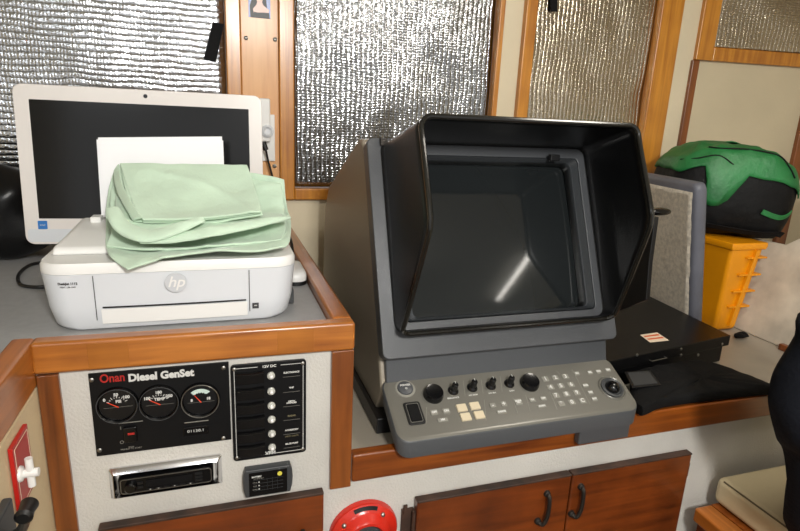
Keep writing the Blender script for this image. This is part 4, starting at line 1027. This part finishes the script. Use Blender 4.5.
# green upper shell: the same form slightly larger, only its upper part
b = MB(); rings = []
nu = 72
e = 2/3.2; sg = lambda v: (abs(v)**e)*(1 if v >= 0 else -1)
for j in range(0, 19):
    rr = []
    for i in range(nu):
        th_ = 2*PI*i/nu
        fr_ = (1+math.cos(th_-R(285)))/2
        ph0 = R(17) + R(10)*noise.noise(V((math.cos(th_)*1.3, math.sin(th_)*1.3, 2))) - R(26)*math.exp(-((math.degrees(th_)-256)/12)**4) - R(10)*math.exp(-((math.degrees(th_)-330)/30)**2)
        ph = ph0 + (PI/2*.985-ph0)*j/18
        q = dc + (ax*1.02)*(sg(math.cos(ph))*sg(math.cos(th_))) + (ay*1.02)*(sg(math.cos(ph))*sg(math.sin(th_))) + (az*1.03)*sg(math.sin(ph))
        q = bagf(q); q = q + (q-dc).normalized()*(.006*abs(noise.noise(V((q.x*16, q.y*16, q.z*16+4))))+.001)
        rr.append(q)
    rings.append(rr)
b.loft(rings, caps=False); b.build('green_shell', 'green', DB, solid=.003, label='green upper shell')
def onbag(th_d, ph_d, g=1.05):
    th_, ph = R(th_d), R(ph_d)
    return bagf(dc + (ax*g)*(sg(math.cos(ph))*sg(math.cos(th_))) + (ay*g)*(sg(math.cos(ph))*sg(math.sin(th_))) + (az*g)*sg(math.sin(ph)))
b = MB(); b.tube([onbag(t_, p_) for t_, p_ in ((230, 58), (250, 50), (270, 52), (290, 46), (300, 32), (304, 20))], .0022); b.build('piping', 'blackn', DB)
b = MB(); b.tube([onbag(t_, p_, 1.045) for t_, p_ in ((200, 30), (225, 34), (250, 34), (264, 24))], .002); b.build('piping', 'blackn', DB)
def strap(path, w_, t_, nm, mt, par):
    P_ = smooth_path([V(p) for p in path], 6); b = MB(); rg = []
    for i, p in enumerate(P_):
        tg = (P_[min(i+1, len(P_)-1)]-P_[max(i-1, 0)]).normalized(); n_ = (p-dc); n_ = (n_-tg*n_.dot(tg)).normalized(); s_ = tg.cross(n_).normalized()
        rg.append([p-s_*w_/2-n_*t_/2, p+s_*w_/2-n_*t_/2, p+s_*w_/2+n_*t_/2, p-s_*w_/2+n_*t_/2])
    b.loft(rg); return b.build(nm, mt, par, bevel=.0008)
strap([onbag(t_, p_, 1.07) for t_, p_ in ((276, -6), (284, -9), (293, -10), (303, -8), (312, -3))], .016, .003, 'carry_strap', 'green', DB)
strap([onbag(t_, p_, 1.05) for t_, p_ in ((205, -22), (225, -30), (250, -34), (275, -34), (300, -32), (325, -30))], .020, .003, 'webbing', 'blackf', DB)

# ------------------------------------------------------------------ smudged board in the corner
bA = V((XR-.005, .345, Z2+.001)); bB = V((XR-.005, .05, Z2+.001))
lean = V((.14, 0, 1))
def bd(y_, z_): return V((XR+.002+(z_-Z2)*.25, y_, z_))
pts = [bd(.60, Z2+.001), bd(.016, Z2+.001), bd(.0, 1.50), bd(.16, 1.46), bd(.25, 1.34), bd(.30, 1.215), bd(.36, 1.165), bd(.60, 1.16)]
b = MB(); b.prism(pts, (.012, 0, 0)); o = b.build('leaning_board', 'board', None, bevel=.003); tag(o, 'smudged off-white board leaning at the right end, beside the yellow crate', 'board')
q0, q1 = Z(781, 349, Z2), Z(792, 358, Z2)
b = MB(); b.box(XR-.024, XR-.0055, -.0, q0.y, Z2+.0005, Z2+.020); o = b.build('wooden_strip', 'mah', None, bevel=.003); tag(o, 'short reddish wood strip at the foot of the leaning board', 'wood strip')

# ------------------------------------------------------------------ helm seat
HS = thing('seat_box', 'wooden seat base with an orange-brown top rail, bottom right', 'seat base', (1.4, -.4, 0))
b = MB(); b.box(1.075, 2.0, -.8, -.042, 0, .595); b.build('box_panel', 'door', HS)
b = MB(); b.box(1.056, 1.106, -.8, -.040, .596, .633); b.build('side_rail', 'oaky', HS, bevel=.006)
b = MB(); b.box(1.1065, 2.0, -.8, -.0415, .5965, .632); b.build('seat_board', 'mah', HS)
SC = thing('seat_cushion', 'tan vinyl seat cushion beside the white cabinet front', 'cushion', (1.5, -.4, .61))
b = MB(); b.box(1.116, 1.95, -.72, -.030, .634, .703); b.build('padding', 'tan', SC, bevel=.018, seg=5)
b = MB(); b.tube([(1.121, -.70, .698), (1.121, -.30, .698), (1.121, -.05, .698)], .002, steps=1); b.build('piping', 'tanseam', SC)
# navy draped seat back
NB = thing('draped_jacket', 'dark navy jacket hanging over a seat back at the right edge', 'jacket', (1.25, -.25, .7))
yb = -.24
ol = [(812, 318), (797, 348), (785, 372), (778, 392), (774, 412), (775, 432), (780, 448), (790, 462), (790, 490), (790, 515), (794, 540), (812, 560), (900, 560), (900, 300)]
P_ = [Y(x_, y_, yb-.03) for x_, y_ in ol]
P_ = smooth_path(P_, 4, True)
cc = sum(P_, V((0, 0, 0)))/len(P_)
b = MB(); rg = []
for s_, d_ in ((.90, .05), (.97, .035), (1.0, .0), (.985, -.035), (.93, -.055), (.8, -.065), (.5, -.07), (.2, -.07)):
    rg.append([V((cc.x+(p.x-cc.x)*s_+max(0, d_)*1.3+.024, yb+d_+.012*noise.noise(V((p.x*9, d_*5, p.z*9))), max(.7035, cc.z+(p.z-cc.z)*s_))) for p in P_])
b.loft(rg); b.build('cloth_shell', 'navy', NB, angle=80)
# ------------------------------------------------------------------ ceiling tube lamp and unseen area lights
la, lb_ = V((2.02, -2.45, 2.15)), V((1.905, -1.457, 2.15))
TL_ = thing('tube_lamp', 'slim ceiling tube lamp behind the viewer', 'lamp', (1.68, -1.64, 2.2))
b = MB(); d = (lb_-la).normalized(); b.cyl(la, lb_, .010, n=16); b.build('tube', 'tube', TL_)
s_ = d.cross(V((0, 0, 1)))*.03
b = MB(); b.prism([la-d*.03-s_+V((0, 0, .022)), lb_+d*.03-s_+V((0, 0, .022)), lb_+d*.03+s_+V((0, 0, .022)), la-d*.03+s_+V((0, 0, .022))], (0, 0, .027)); b.build('fitting', 'white', TL_, bevel=.004)
def area(name, loc, tgt, sx_, sy_, power, col):
    l = bpy.data.lights.new(name, 'AREA'); l.shape = 'RECTANGLE'; l.size = sx_; l.size_y = sy_; l.energy = power; l.color = col
    o = bpy.data.objects.new(name, l); COL.objects.link(o); o.location = loc
    o.rotation_euler = (V(tgt)-V(loc)).to_track_quat('-Z', 'Y').to_euler(); return o
area('unseen_overhead_light', (.30, -1.75, 2.12), (.6, .3, 1.1), .25, .25, 37, (1, .98, .94))  # added frontal light in place of the camera flash, not a cabin lamp
area('unseen_overhead_light', (1.15, -.30, 2.17), (1.0, 0, 0), .25, .25, 6, (1, .93, .82))
area('unseen_overhead_light', (-.8, -1.5, 2.15), (-.2, -.2, 1.0), .4, .4, 4, (.90, .96, 1))  # added cool fill standing in for bluish light from behind left
wd = bpy.data.worlds.new('world'); scn.world = wd; wd.use_nodes = True
bg = wd.node_tree.nodes['Background']; bg.inputs[0].default_value = (1, .985, .96, 1); bg.inputs[1].default_value = .65

scn.view_settings.view_transform = 'Standard'; scn.view_settings.look = 'None'
scn.view_settings.exposure = .18; scn.view_settings.gamma = 1; scn.view_settings.use_curve_mapping = False
